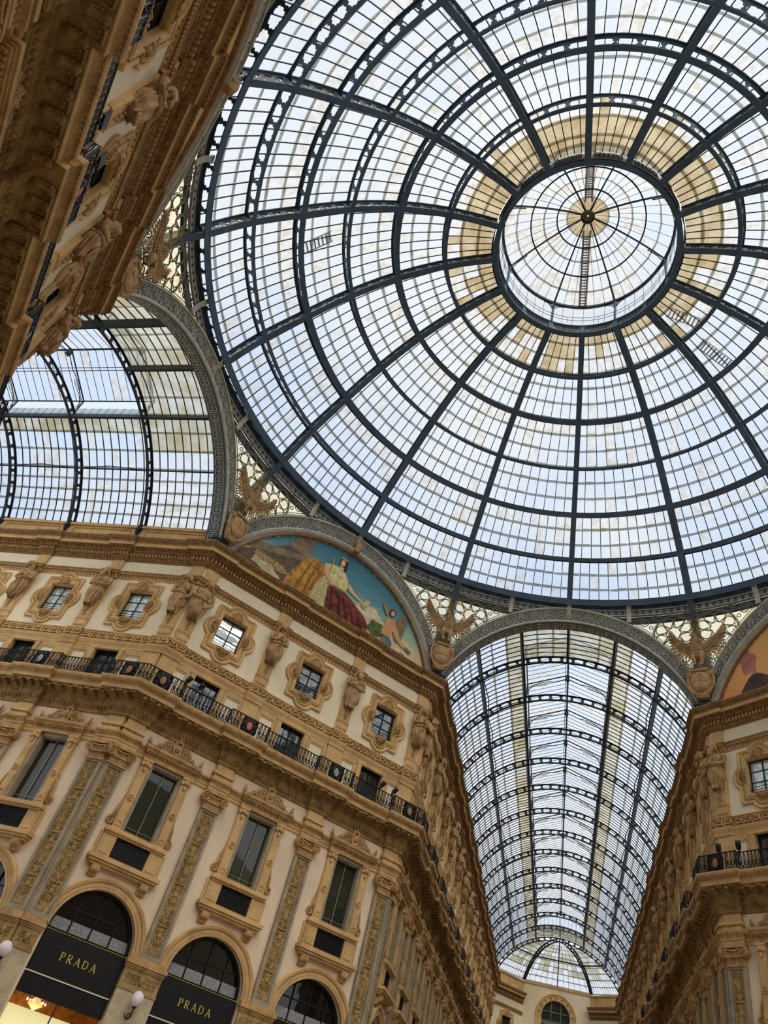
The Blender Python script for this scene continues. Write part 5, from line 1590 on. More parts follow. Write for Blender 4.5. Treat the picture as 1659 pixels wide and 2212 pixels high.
def tracery():
    """pierced iron spandrel for the right half of a bay: big eight-petalled rose, rings and tendrils"""
    m = MB(); thin = MB()
    def line(pts, w, mb=m):
        run = []
        for q in pts + [None]:
            if q is not None and inside(*q): run.append(warp(*q))
            else:
                if len(run) > 1: mb.tube(run, w, 4)
                run = []
    def circ(cx, cz, r, w=.022, n=16, mb=m): line([(cx + r * math.cos(2 * PI * k / n), cz + r * math.sin(2 * PI * k / n)) for k in range(n + 1)], w, mb)
    cx, cz = 6.22, 29.65
    circ(cx, cz, 1.08, .045, 36); circ(cx, cz, 1.16, .02, 36)
    for k in range(8):
        a = PI / 8 + PI / 4 * k; b = a + PI / 8
        px, pz = cx + .76 * math.cos(a), cz + .76 * math.sin(a)
        line([(px + .27 * math.cos(t) * 1.0, pz + .27 * math.sin(t)) for t in [a - PI / 2 - .35 + (PI + .7) * j / 10 for j in range(11)]], .036)
        q0 = (px + .27 * math.cos(a - PI / 2 - .35), pz + .27 * math.sin(a - PI / 2 - .35)); q1 = (px + .27 * math.cos(a + PI / 2 + .35), pz + .27 * math.sin(a + PI / 2 + .35))
        tip = (cx + .36 * math.cos(a), cz + .36 * math.sin(a))
        line([q0, tip, q1], .036)
        s0 = (cx + .42 * math.cos(b), cz + .42 * math.sin(b)); line([tip, s0, (cx + .36 * math.cos(a + PI / 4), cz + .36 * math.sin(a + PI / 4))], .036)
        circ(cx + .98 * math.cos(b), cz + .98 * math.sin(b), .09, .02, 8)
        circ(cx + .55 * math.cos(b), cz + .55 * math.sin(b), .05, .016, 6)
        line([s0, (cx + .8 * math.cos(b), cz + .8 * math.sin(b))], .018)
    rnd = random.Random(5)
    done = []
    for k in range(1500):                                             # rings filling the rest
        r = .26 if k < 200 else (.17 if k < 600 else .1)
        u = rnd.uniform(2.0, 7.7); z = rnd.uniform(26.4, 30.85)
        if math.hypot(u - cx, z - cz) < 1.17 + r or not inside(u, z) or z - r < arch_pt(min(u, 8.1), 'o') + .1: continue
        if any(math.hypot(u - a, z - b) < r + q for a, b, q in done): continue
        done.append((u, z, r)); circ(u, z, r, .03, 10)
        if r > .15:
            for q in range(3): circ(u + r * .45 * math.cos(q * 2.1), z + r * .45 * math.sin(q * 2.1), r * .38, .018, 6)
    for k in range(9):
        z0 = 30.75; u = 2.6 + k * .42
        if u < 5.1: line([(u + .2 * math.cos(t) * (1 - t / 16), z0 - .25 + .2 * math.sin(t) * (1 - t / 16)) for t in [j * .6 for j in range(18)]], .024)
    for k in range(10): line([(7.6 - .05 * k + .12 * math.sin(j), 28.9 - .25 * k + .09 * j) for j in range(7)], .022)
    for dz in (.0, .12):                                              # border along the arch
        line([(1.6 + 6.2 * k / 40, arch_pt(1.6 + 6.2 * k / 40, 'o') + .06 + dz) for k in range(41)], .03)
    for s_ in (.0, .35): line([(1.6 + 5.6 * k / 30, ZTOP - .03 - s_) for k in range(31)], .03)
    line([((AP) * T22 - .08 * (z - 27) - .06, z) for z in [26.5 + .2 * k for k in range(23)]], .035)
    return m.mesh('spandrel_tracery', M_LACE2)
def tr_back():
    m = MB(); n = 24; rows = []
    for k in range(n + 1):
        u = 1.6 + (HS - .1 - 1.6) * k / n; z0 = arch_pt(u, 'o') if u < 8.2 else 26
        rows.append([(lambda q: (q[0], q[1] + .14, q[2]))(warp(u, z0 + (30.45 - z0) * j / 6)) for j in range(7)] if z0 < 30.3 else [(lambda q: (q[0], q[1] + .14, q[2]))(warp(u, 30.45))] * 7)
    m.grid(rows)
    return m.mesh('yellow_glass', G_YEL)
def tr_top():
    m = MB(); n = 24; rows = []
    for k in range(n + 1):
        u = 0.0 + (HS - .45) * k / n
        rows.append([(lambda q: (q[0], q[1] + .13, q[2]))(warp(u, z)) for z in (max(30.45, min(ZTOP, arch_pt(u, 'o'))), ZTOP + .02)])
    m.grid(rows)
    return m.mesh('top_plate', M_IRON)
def flip(me, name, mt):
    v = [(-q.co.x, q.co.y, q.co.z) for q in me.vertices]; f = [tuple(reversed(p.vertices)) for p in me.polygons]
    n = bpy.data.meshes.new(name); n.from_pydata(v, [], f); n.materials.append(mt); n.update(); return n
TRC = tracery(); TRB = tr_back(); TRT = tr_top()
TRC2, TRB2, TRT2 = flip(TRC, 'spandrel_tracery', M_LACE2), flip(TRB, 'yellow_glass', G_YEL), flip(TRT, 'top_plate', M_IRON)

AN = {90: 'over the mouth of the far arcade', 135: 'framing the blue-sky mural', 180: 'over the mouth of the left arcade', 225: 'above the steep upper left facade', 45: 'framing the orange mural at the right edge', 0: 'on the right, outside the picture', 270: 'behind the viewer', 315: 'behind the viewer at right'}
for az in (90, 135, 180, 225, 45, 0, 270, 315):
    r = thing('iron_arch', 'great iron arch with wheel rosettes %s' % AN[az], 'arch', az, AP, 0, 0, 'great arches under the dome')
    obj('arch_plate', A_PL, r); obj('arch_rim', A_RM, r)
    for k in range(24):
        x, z = band_pt((k + .5) / 24, .5)
        o = obj('rosette', A_RS, r, (x, 0, z)); o.scale = (1, 1, 1 if 2 < k < 21 else .85)
    if az in (90, 180):
        obj('intrados', I_PL, r)
        n = 38; a0 = math.acos((24.6 - ZI) / RI)
        for k in range(n):
            a = -a0 + 2 * a0 * (k + .5) / n
            o = obj('pierced_square', I_SQ, r, (RI * math.sin(a), .36, ZI + RI * math.cos(a)))
            o.rotation_euler = (0, a, 0); o.scale = (.88, 1, 1)
    w = thing('pierced_spandrel', 'lacy iron spandrels with yellow glass, %s' % AN[az], 'tracery', az, AP, 0, 0, 'pierced spandrels under the dome')
    for a, b, c in ((TRC, TRB, TRT), (TRC2, TRB2, TRT2)):
        obj('tracery', a, w, kind='stuff'); obj('yellow_glass', b, w); obj('top_plate', c, w)

# running-wave frieze under the dome ring
def wave_frieze():
    root = OBJ.new('wave_frieze', None); COL.objects.link(root)
    root['label'] = 'circular iron frieze of running wave scrolls under the dome ring'; root['category'] = 'frieze'
    a = MB()
    a.lathe([(19.06, 31.85), (19.06, 30.9), (19.0, 30.9), (18.97, 30.94), (19.02, 30.96), (19.02, 31.8)], (0, 0, 0), 128)
    obj('drum_plate', a.mesh('drum_plate', M_IRON), root)
    b = MB().lathe([(19.0, 31.36), (18.95, 31.38), (18.95, 31.42), (19.0, 31.44)], (0, 0, 0), 128); b.lathe([(19.0, 30.94), (18.94, 30.95), (18.94, 31.0), (19.0, 31.02)], (0, 0, 0), 128)
    obj('border', b.mesh('border', M_LACE), root)
    m = MB(); R_ = 18.98
    def q(x, z, o=0): return ((R_ - o) * math.cos(x / R_), (R_ - o) * math.sin(x / R_), 31.0 + z)
    m.tube([q(.0 + (.135 - .1 * t) * math.cos(-.5 - 9.5 * t), .2 + (.135 - .1 * t) * math.sin(-.5 - 9.5 * t)) for t in [k / 16 for k in range(17)]], .026, 4)
    m.tube([q(-.24, .02), q(-.12, .04), q(.05, .06), q(.118, .135)], [.02, .03, .035, .028], 4)
    me = m.mesh('wave_scroll', M_LACE)
    n = 18
    for s_ in range(16):
        for k in range(n):
            f = (k + .5) / n
            obj('wave_scroll', me, root, None, s_ * SEG + SEG * f)
    st = MB()                                                        # curved straps from ring down to the arches
    pts = [(18.5, 31.5), (18.55, 31.3), (18.75, 31.0), (18.85, 30.4)]
    st.grid([[(r, -.13, z), (r, .13, z), (r + .1, .13, z), (r + .1, -.13, z)] for r, z in pts], True, True)
    sm = st.mesh('strap', M_LACE)
    for k in range(32):
        if k % 4 == 2: continue
        obj('strap', sm, root, None, k * SEG / 2)
    return root
wave_frieze()

# eagles at the corners
def eagle():
    b = MB()
    b.ell((0, .35, 28.35), (.34, .3, .62), 12, 10); b.ell((0, .42, 28.7), (.26, .24, .35), 10, 8)
    b.tube([(0, -.4, 28.85), (-.04, -.45, 29.1), (-.1, -.5, 29.25)], [.17, .13, .12], 8); b.ell((-.14, .55, 29.3), (.16, .13, .12), 10, 8)
    b.tube([(-.25, -.6, 29.3), (-.34, -.66, 29.27), (-.36, -.66, 29.18)], [.06, .04, .015], 6)
    for s_ in (-1, 1):
        b.tube([(s_ * .2, -.4, 28.1), (s_ * .24, -.48, 27.75), (s_ * .2, -.42, 27.4)], [.2, .16, .08], 8)
        for f in (-1, 0, 1): b.tube([(s_ * .2, -.42, 27.38), (s_ * .2 + f * .08, -.55, 27.3), (s_ * .2 + f * .1, -.58, 27.18)], [.05, .045, .02], 5)
    body = fuse(b, .035, M_EAGLE, 'body', 1, .6)
    ft = MB(); rnd = random.Random(2)
    for i in range(9):
        for k in range(7):
            z = 28.95 - i * .14; a = -1.2 + 2.4 * (k + .5 * (i % 2)) / 6.5
            ft.ell((.33 * math.sin(a), .36 + .3 * math.cos(a) * (1 if i < 6 else .8), z), (.06, .035, .09), 6, 4)
    w = MB()                                                         # right wing, feathers fanned from the wing arm
    def feather(x, z, ang, L, wd, p):
        dx, dz = math.cos(ang), math.sin(ang); nx, nz = -dz, dx
        rows = []
        for t, q in ((0, .4), (.25, .9), (.6, 1), (.85, .75), (1, .12)):
            cx_, cz_ = x + dx * L * t, z + dz * L * t; h = wd * q / 2
            rows.append([(cx_ - nx * h, -p, cz_ - nz * h), (cx_, -p - .045, cz_), (cx_ + nx * h, -p, cz_ + nz * h), (cx_, -p + .03, cz_)])
        w.grid(rows, True, True)
    armc = [(.22, 28.55), (.55, 28.75), (.9, 28.95), (1.25, 29.2), (1.55, 29.5)]
    def A_(t):
        t *= 4; i = min(3, int(t)); f = t - i
        return (armc[i][0] * (1 - f) + armc[i + 1][0] * f, armc[i][1] * (1 - f) + armc[i + 1][1] * f)
    for k in range(13):
        t = k / 12; x, z = A_(t)
        feather(x, z, math.radians(-80 + 135 * t ** 1.1), .9 + .12 * math.sin(PI * t), .27, .3)
    for k in range(12):
        t = k / 11; x, z = A_(t * .95)
        feather(x, z, math.radians(-74 + 125 * t), .56, .22, .37)
    for k in range(11):
        t = k / 10; x, z = A_(t * .92)
        feather(x, z + .02, math.radians(-68 + 115 * t), .34, .18, .43)
    w.tube([(x, -.4, z) for x, z in armc] + [(1.72, -.36, 29.72)], [.14, .13, .11, .09, .06, .03], 6)
    w.v = [((.22 + (x - .22) * .74) if x > .22 else x, y, 28.3 + (z - 28.3) * .92) for x, y, z in w.v]
    wr = w.mesh('wing', M_EAGLE); wl_ = flip(wr, 'wing', M_EAGLE)
    s_ = MB()
    s_.lathe([(.02, .3), (.38, .27), (.5, .2), (.52, .12), (.56, .14), (.6, .1), (.6, 0)], (0, .1, 0), 26, 'y')
    s_.v = [(x, y, 26.28 + z * 1.22) for x, y, z in s_.v]
    s_.box(-.035, .035, .36, .41, 25.8, 26.76); s_.box(-.42, .42, .36, .41, 26.24, 26.31)
    for q in (-1, 1):
        s_.tube(spiral(q * .6, 26.85, .16, .03, 200, 1.3, 12, .22, q), .06, 5); s_.tube([(q * .6, -.2, 26.9), (q * .7, -.2, 26.5), (q * .66, -.2, 26.0), (q * .4, -.2, 25.6), (q * .12, -.2, 25.4)], [.08, .07, .09, .07, .08], 6)
        s_.tube(spiral(q * .62, 25.95, .13, .03, 20, 1.3, 12, .24, q), .05, 5)
    s_.box(-.45, .45, 0, .3, 27.0, 27.16); s_.prism([(-.3, 25.3), (.3, 25.3), (.5, 25.9), (.55, 27.0), (-.55, 27.0), (-.5, 25.9)], -.1, .2)
    return [('body', body, None, [('breast_feathers', ft.mesh('breast_feathers', M_EAGLE, True), None, None, None, 'stuff')]), ('wing', wr, None), ('wing', wl_, None), ('shield', s_.mesh('shield', M_EAGLE), None)]
EG = eagle()
RV = AP / math.cos(PI / 8)
EW = {112.5: 'between the blue-sky mural and the far arcade', 67.5: 'between the far arcade and the orange mural', 157.5: 'between the left arcade and the blue-sky mural', 202.5: 'beside the upper left facade', 247.5: 'at the top left corner, beyond the steep facade', 22.5: 'beyond the right edge'}
for a in (157.5, 112.5, 67.5, 202.5):
    r = thing('eagle_sculpture', 'spread-winged eagle over an oval cross shield, ' + EW[a], 'eagle', a, RV - .62, 0, 0, 'eagle sculptures at the dome corners')
    spawn(EG, r)
    c = thing('corner_casing', 'blue iron casing behind the eagle ' + EW[a], 'iron casing', a, RV - .1, 0, 0, 'iron casings at the dome corners')
    m = MB().box(-.5, .5, -.3, .12, 24.7, 28.6); m.box(-.62, .62, -.3, .2, 25.2, 25.4); m.box(-.75, .75, -.3, .18, 26.9, 27.05)
    obj('plate', m.mesh('plate', M_IRON), c)

# murals
def mural(az, kind, label):
    r = thing('mural', label, 'mural', az, AP, 0, 0)
    zc, R_ = 22.35, 7.5
    z0 = 24.4
    def clip(u): return zc + math.sqrt(max(0, R_ * R_ - u * u))
    m = bpy.data.materials.new('painted_sky'); m.use_nodes = True
    nd, lk = m.node_tree.nodes, m.node_tree.links; b = nd['Principled BSDF']; b.inputs['Roughness'].default_value = .8
    t = nd.new('ShaderNodeTexCoord'); sp = nd.new('ShaderNodeSeparateXYZ'); mr = nd.new('ShaderNodeMapRange'); mr.inputs[1].default_value = 24.6; mr.inputs[2].default_value = 29.6
    ns_ = nd.new('ShaderNodeTexNoise'); ns_.inputs['Scale'].default_value = .9; ns_.inputs['Detail'].default_value = 6
    ad = nd.new('ShaderNodeMath'); ad.operation = 'MULTIPLY_ADD'; ad.inputs[1].default_value = .3; 
    r_ = nd.new('ShaderNodeValToRGB')
    els = [(0, srgb(206, 178, 104)), (.25, srgb(214, 196, 130)), (.42, srgb(150, 178, 150)), (.62, srgb(84, 136, 146)), (1, srgb(56, 108, 126))] if kind == 'blue' else [(0, srgb(226, 150, 96)), (.4, srgb(232, 168, 96)), (1, srgb(214, 172, 96))]
    while len(r_.color_ramp.elements) < len(els): r_.color_ramp.elements.new(.5)
    for e, (p, c) in zip(r_.color_ramp.elements, els): e.position = p; e.color = (*c, 1)
    lk.new(t.outputs['Object'], sp.inputs[0]); lk.new(sp.outputs['Z'], mr.inputs[0]); lk.new(t.outputs['Object'], ns_.inputs['Vector'])
    lk.new(ns_.outputs['Fac'], ad.inputs[0]); lk.new(mr.outputs[0], ad.inputs[2])
    sb = nd.new('ShaderNodeMath'); sb.operation = 'SUBTRACT'; sb.inputs[1].default_value = .15
    lk.new(ad.outputs[0], sb.inputs[0]); lk.new(sb.outputs[0], r_.inputs['Fac']); lk.new(r_.outputs['Color'], b.inputs['Base Color'])
    bk = MB(); pts = [(-7.3, z0), (7.3, z0)] + [(7.3 * math.cos(PI * k / 40), clip(7.3 * math.cos(PI * k / 40))) for k in range(41)]
    bk.add([(x, .12, z) for x, z in pts], [tuple(range(len(pts)))])
    obj('painted_sky', bk.mesh('painted_sky', m), r)
    lay = [0]; HARD = ('masonry', 'masonry_top', 'masonry_joint', 'column', 'plinth', 'tablet', 'crown', 'skirt_fold', 'mantle_fold')
    def patch(name, poly, col, var=.2, vs=2.0):
        lay[0] += 1; y = .12 - .003 * lay[0]
        if name not in HARD:
            for _ in range(2): poly = [p_ for i_ in range(len(poly)) for p_ in ((poly[i_][0] * .75 + poly[(i_ + 1) % len(poly)][0] * .25, poly[i_][1] * .75 + poly[(i_ + 1) % len(poly)][1] * .25), (poly[i_][0] * .25 + poly[(i_ + 1) % len(poly)][0] * .75, poly[i_][1] * .25 + poly[(i_ + 1) % len(poly)][1] * .75))]
        q = [(x, max(z0, min(z, clip(x) - .02 if abs(x) < 7.45 else z0))) for x, z in poly]
        mb = MB(); mb.add([(x, y, z) for x, z in q], [tuple(range(len(q)))])
        obj(name, mb.mesh(name, mat('paint_' + name, col, .85, var, vs)), r)
    def blob(cx, cz, rx, rz, n=18, rot=0, jag=0):
        out = []
        for k in range(n):
            a = 2 * PI * k / n; q = 1 + jag * math.sin(5 * a + cx)
            x, z = rx * q * math.cos(a), rz * q * math.sin(a)
            out.append((cx + x * math.cos(rot) - z * math.sin(rot), cz + x * math.sin(rot) + z * math.cos(rot)))
        return out
    if kind == 'blue':
        for i, (x, z, a, b_) in enumerate(((3.4, 26.2, 1.3, .5), (5.0, 26.0, 1.4, .35), (2.2, 26.8, .9, .45), (5.8, 25.4, 1.2, .3))): patch('cloud', blob(x, z, a, b_, 22, 0, .14), srgb(216, 198, 158), .15)
        patch('masonry', [(-7.3, 24.4), (-3.0, 24.4), (-2.9, 28.3), (-3.4, 28.4), (-6.6, 28.7)], srgb(108, 90, 72))
        patch('masonry_top', [(-6.4, 28.25), (-2.4, 27.6), (-2.4, 27.95), (-5.9, 28.75)], srgb(140, 122, 92))
        patch('column', [(-3.9, 28.2), (-2.7, 28.0), (-2.5, 29.5), (-3.7, 29.2)], srgb(126, 106, 84)); patch('column_base', [(-4.2, 27.95), (-2.35, 27.7), (-2.4, 28.15), (-4.0, 28.4)], srgb(140, 120, 94))
        patch('still_life', blob(-4.6, 26.1, 1.3, .28, 18, -.1, .15), srgb(176, 150, 96), .4, 8); patch('cloth', blob(-4.9, 25.6, 1.0, .3, 16, -.2, .2), srgb(206, 196, 150))
        patch('mantle', [(-3.7, 24.9), (-3.3, 26.6), (-2.6, 28.0), (-1.8, 28.2), (-1.2, 27.6), (-1.6, 26.2), (-1.9, 25.0), (-2.6, 24.6)], srgb(190, 136, 62), .35, 3)
        patch('ermine', [(-1.9, 25.0), (-1.5, 27.2), (-.8, 27.8), (-.4, 27.0), (-.9, 25.4), (-1.0, 24.6)], srgb(192, 178, 128), .3, 9)
        patch('white_drape', [(-1.9, 25.0), (-.9, 25.5), (-.5, 24.9), (-.9, 24.5)], srgb(214, 204, 166))
        patch('skirt', [(-.9, 27.0), (.4, 27.1), (1.5, 26.5), (2.3, 26.1), (2.5, 25.3), (3.1, 24.9), (2.0, 24.7), (.2, 24.7), (-.6, 25.0), (-.8, 26.2)], srgb(122, 58, 52), .4, 3)
        patch('bodice', [(-1.5, 28.2), (-.9, 28.5), (-.2, 28.45), (.3, 28.0), (.4, 27.3), (.2, 26.9), (-.7, 26.9), (-.9, 27.6), (-1.6, 28.0)], srgb(218, 202, 144), .2, 4)
        patch('neck', blob(-.4, 28.6, .16, .25), srgb(216, 176, 132), .05); patch('hair', blob(-.36, 28.98, .3, .36), srgb(66, 44, 30)); patch('face', blob(-.42, 28.92, .17, .24), srgb(222, 184, 142), .05)
        patch('crown', [(-.6, 29.2), (-.62, 29.38), (-.48, 29.28), (-.4, 29.42), (-.3, 29.28), (-.14, 29.36), (-.16, 29.18)], srgb(196, 160, 80)); patch('forearm', [(.2, 27.7), (.5, 27.3), (1.2, 27.1), (1.7, 27.0), (1.7, 27.16), (.9, 27.4), (.5, 27.8)], srgb(214, 172, 128), .05)
        patch('far_arm', [(-1.5, 28.1), (-1.25, 28.2), (-.95, 27.5), (-.6, 27.3), (-.7, 27.1), (-1.15, 27.25), (-1.5, 27.7)], srgb(214, 172, 128), .05); patch('hair_lock', [(-.2, 28.9), (-.02, 28.7), (-.1, 28.3), (-.25, 28.5)], srgb(66, 44, 30)); patch('sash', [(-.9, 27.05), (.35, 27.15), (.4, 26.95), (-.85, 26.85)], srgb(150, 120, 80)); patch('tablet', [(1.5, 26.9), (1.9, 26.7), (2.2, 27.4), (1.95, 27.5)], srgb(196, 176, 130)); patch('sceptre', [(-1.1, 27.4), (-1.04, 27.4), (-1.0, 28.9), (-1.14, 28.9)], srgb(180, 150, 80))
        patch('plinth', [(-.5, 24.4), (-.3, 25.1), (1.2, 24.9), (3.0, 24.85), (4.0, 24.9), (4.2, 24.4)], srgb(98, 84, 76))
        patch('blue_cushion', blob(3.1, 25.15, .5, .18, 14, -.3), srgb(48, 100, 158)); patch('foliage', blob(3.0, 25.95, .6, .5, 18, 0, .2), srgb(92, 104, 62), .4, 6)
        patch('wing', [(3.4, 27.3), (3.1, 27.7), (3.05, 28.1), (3.4, 27.9), (3.6, 27.2)], srgb(150, 128, 96)); patch('wing', [(4.1, 27.0), (4.5, 27.9), (4.9, 28.0), (5.0, 27.0), (4.8, 25.8), (4.3, 26.0)], srgb(138, 114, 86))
        patch('torso', [(3.5, 27.2), (4.2, 27.2), (4.2, 26.5), (4.0, 25.8), (3.3, 25.9), (3.5, 26.5)], srgb(204, 150, 100), .1); patch('arm', [(4.1, 27.2), (4.3, 27.0), (4.8, 26.1), (5.3, 25.8), (5.2, 25.7), (4.6, 25.95), (4.0, 26.6)], srgb(204, 150, 100), .1)
        patch('hair', blob(3.84, 27.65, .24, .28), srgb(88, 58, 36)); patch('face', blob(3.86, 27.6, .14, .2), srgb(214, 166, 120), .05); patch('globe', blob(3.9, 25.45, .42, .42), srgb(104, 116, 132))
        patch('wreath', blob(5.5, 25.75, .3, .12, 14, -.3), srgb(108, 110, 76)); patch('flowers', blob(5.3, 25.0, .9, .28, 20, -.15, .3), srgb(150, 108, 104), .5, 10); patch('ground', [(4.4, 24.4), (4.6, 25.0), (6.0, 24.8), (7.2, 24.6), (7.2, 24.4)], srgb(98, 86, 58))
        for (x0, z_0, x1, z1, w_) in ((-.6, 26.9, -.2, 24.9, .1), (-.1, 26.8, .5, 24.9, .12), (.3, 26.6, 1.1, 25.0, .1), (.8, 26.4, 1.7, 24.95, .1), (1.4, 26.2, 2.2, 25.0, .09)): patch('skirt_fold', [(x0, z_0), (x0 + w_ * .4, z_0), (x1 + w_, z1), (x1 - w_ * .4, z1)], srgb(86, 32, 34), .3, 3)
        for (x0, z_0, x1, z1, w_) in ((-2.4, 27.6, -2.9, 25.1, .1), (-2.0, 27.9, -2.3, 25.0, .1), (-1.6, 27.6, -1.95, 25.8, .07)): patch('mantle_fold', [(x0, z_0), (x0 + w_ * .4, z_0), (x1 + w_, z1), (x1 - w_ * .4, z1)], srgb(140, 92, 40), .3, 3)
        for k_ in range(3): patch('masonry_joint', [(-7.0, 25.6 + .8 * k_), (-3.1, 25.3 + .8 * k_), (-3.1, 25.34 + .8 * k_), (-7.0, 25.66 + .8 * k_)], srgb(84, 70, 52))
    else:
        patch('cloud', blob(-5.1, 27.2, .5, .9, 18, .2, .2), srgb(190, 120, 110)); patch('figure', [(-6.2, 24.6), (-5.2, 26.2), (-4.6, 26.4), (-3.6, 25.6), (-3.2, 24.6)], srgb(84, 70, 70)); patch('plinth', [(-6.6, 24.4), (-6.4, 25.0), (-3.0, 25.3), (-2.4, 24.4)], srgb(110, 98, 80))
        patch('drape', [(-3.2, 24.6), (-2.0, 26.6), (0, 27.6), (2.2, 26.2), (3.0, 24.6)], srgb(150, 90, 66)); patch('head', blob(0, 28.1, .35, .45), srgb(200, 150, 110))
    f = MB(); n = 40
    for r0, r1, p in ((7.5, 7.62, .0),):
        f.grid([[((q) * math.sin(a), -p_, zc + q * math.cos(a)) for q, p_ in ((7.5, -.12), (7.5, .05), (7.6, .05), (7.6, -.12))] for a in [math.radians(-74 + 148 * k / n) for k in range(n + 1)]], True, True)
    obj('inner_rim', f.mesh('inner_rim', M_BROWN), r)
    g = MB(); g.grid([[(RI_ * math.sin(a), -p_, z_ + RI_ * math.cos(a)) for RI_, z_, p_ in ((7.6, zc, .02), (7.95, ZI, .02), (7.95, ZI, .16), (7.86, ZI - .03, .18), (7.75, ZI, .08), (7.6, zc, .06))] for a in [math.radians(-74 + 148 * k / n) for k in range(n + 1)]], True, True)
    obj('stone_arch', g.mesh('stone_arch', M_ARCHST), r)
    kk = MB(); kk.box(-.16, .16, .1, .5, 29.95, 30.6); kk.box(-.19, .19, .08, .42, 30.5, 30.72); kk.tube([(-.17, -.38, 29.98), (.17, -.38, 29.98)], .12, 8)
    for x in (-.08, 0, .08): kk.box(x - .015, x + .015, .48, .52, 30.0, 30.6)
    obj('keystone', kk.mesh('keystone', M_EAGLE), r)
mural(135, 'blue', 'half-round mural of a seated woman in red under a teal sky')
mural(45, 'orange', 'orange half-round mural cut by the right edge of the picture')
mural(225, 'orange', 'orange half-round mural edge above the steep upper left facade')

# ------------------------------------------------------------------ rest of the setting
def plainwall(name, az, ap, u0, u1, z0, z1, mt=M_CREAM, th=.6):
    m = MB().box(u0, u1, -th, -.02, z0, z1)
    return thing(name, None, None, az, ap, 0, 0, kind='structure', me=m.mesh(name, mt))
def backing():
    for i, (az, ap, u0, u1) in enumerate(((135, AP, -HS - .4, HS + .4), (45, AP, -HS - .4, HS + .4), (225, AP, -HS - .4, HS + .4), (90, HS, -49, -AP - .4), (180, HS, AP + .4, 92), (0, HS, -92, -AP - .4))):
        mb = MB(); rectface(mb, u0, u1, 4.6, ZT, -.6 if i else -.6)
        thing('trim_%d' % (100 + i), None, None, az, ap, 0, 0, kind='structure', me=mb.mesh('trim', M_IRON2))  # hidden dark plane behind the facade, not a moulding
backing()
# the unseen sides of the crossing, plain, so that the light falls as it does in a closed space
for nm, az, ap, u0, u1 in (('southeast', 315, AP, -HS, HS), ('south_left', 180, HS, -60, -26), ('south_right', 0, HS, AP, 60), ('east_near', 270, HS, -60, -AP), ('east_far', 90, HS, 26, 60), ('north_outer', 90, 400, 0, 1)):
    if ap > 100: continue
    m = MB(); rectface(m, u0, u1, 0, ZT); thing('wall_' + nm, None, None, az, ap, 0, 0, kind='structure', me=m.mesh('wall', M_STONE))
# parapets that carry the vaults, with recessed panels
def parapet(seg, pil):
    tn[0] += 1
    r = thing('trim_%d' % tn[0], None, None, seg.az, seg.ap, 0, 0, kind='structure')
    lo, hi = (seg.u0, seg.u1) if seg.u0 > -1000 else (0, 0)
    m = MB().box(lo, hi, -.3, .02, 24.7, 26.12); m.box(lo, hi, -.3, .14, 25.95, 26.12); m.box(lo, hi, -.3, .1, 24.7, 24.95)
    obj('parapet_wall', m.mesh('parapet_wall', M_OCHRE), r)
    pf = MB(); L = 4.0
    for x0, x1, z0, z1 in ((-2, 2, 25.75, 25.8), (-2, 2, 25.1, 25.15), (-2, -1.95, 25.1, 25.8), (1.95, 2, 25.1, 25.8)): pf.box(x0, x1, .02, .07, z0, z1)
    me = pf.mesh('panel_frame', M_OCHRE2)
    for u in seg.win: obj('panel_frame', me, r, (u, 0, 0))
for s_ in (SL, SBL, SBR): parapet(s_, None)
# returns of the hidden streets so corners close
for i, (az, ap, u0, u1, side) in enumerate(((270, HS, AP, 26, 'west_return'), (180, HS, -26, -AP, 'south_return'), (90, HS, AP, 26, 'east_return'))):
    sg_ = Seg('ret', az, ap, u0, u1, [AP + .45 if u0 > 0 else -AP - .45], [], T22 if u0 > 0 else 0, T22 if u0 < 0 else 0, side, '')
    thing('wall_' + side, None, None, az, ap, 0, 0, kind='structure', me=wall_mesh(u0, u1, []))
    mouldings(sg_, 1e9, True)
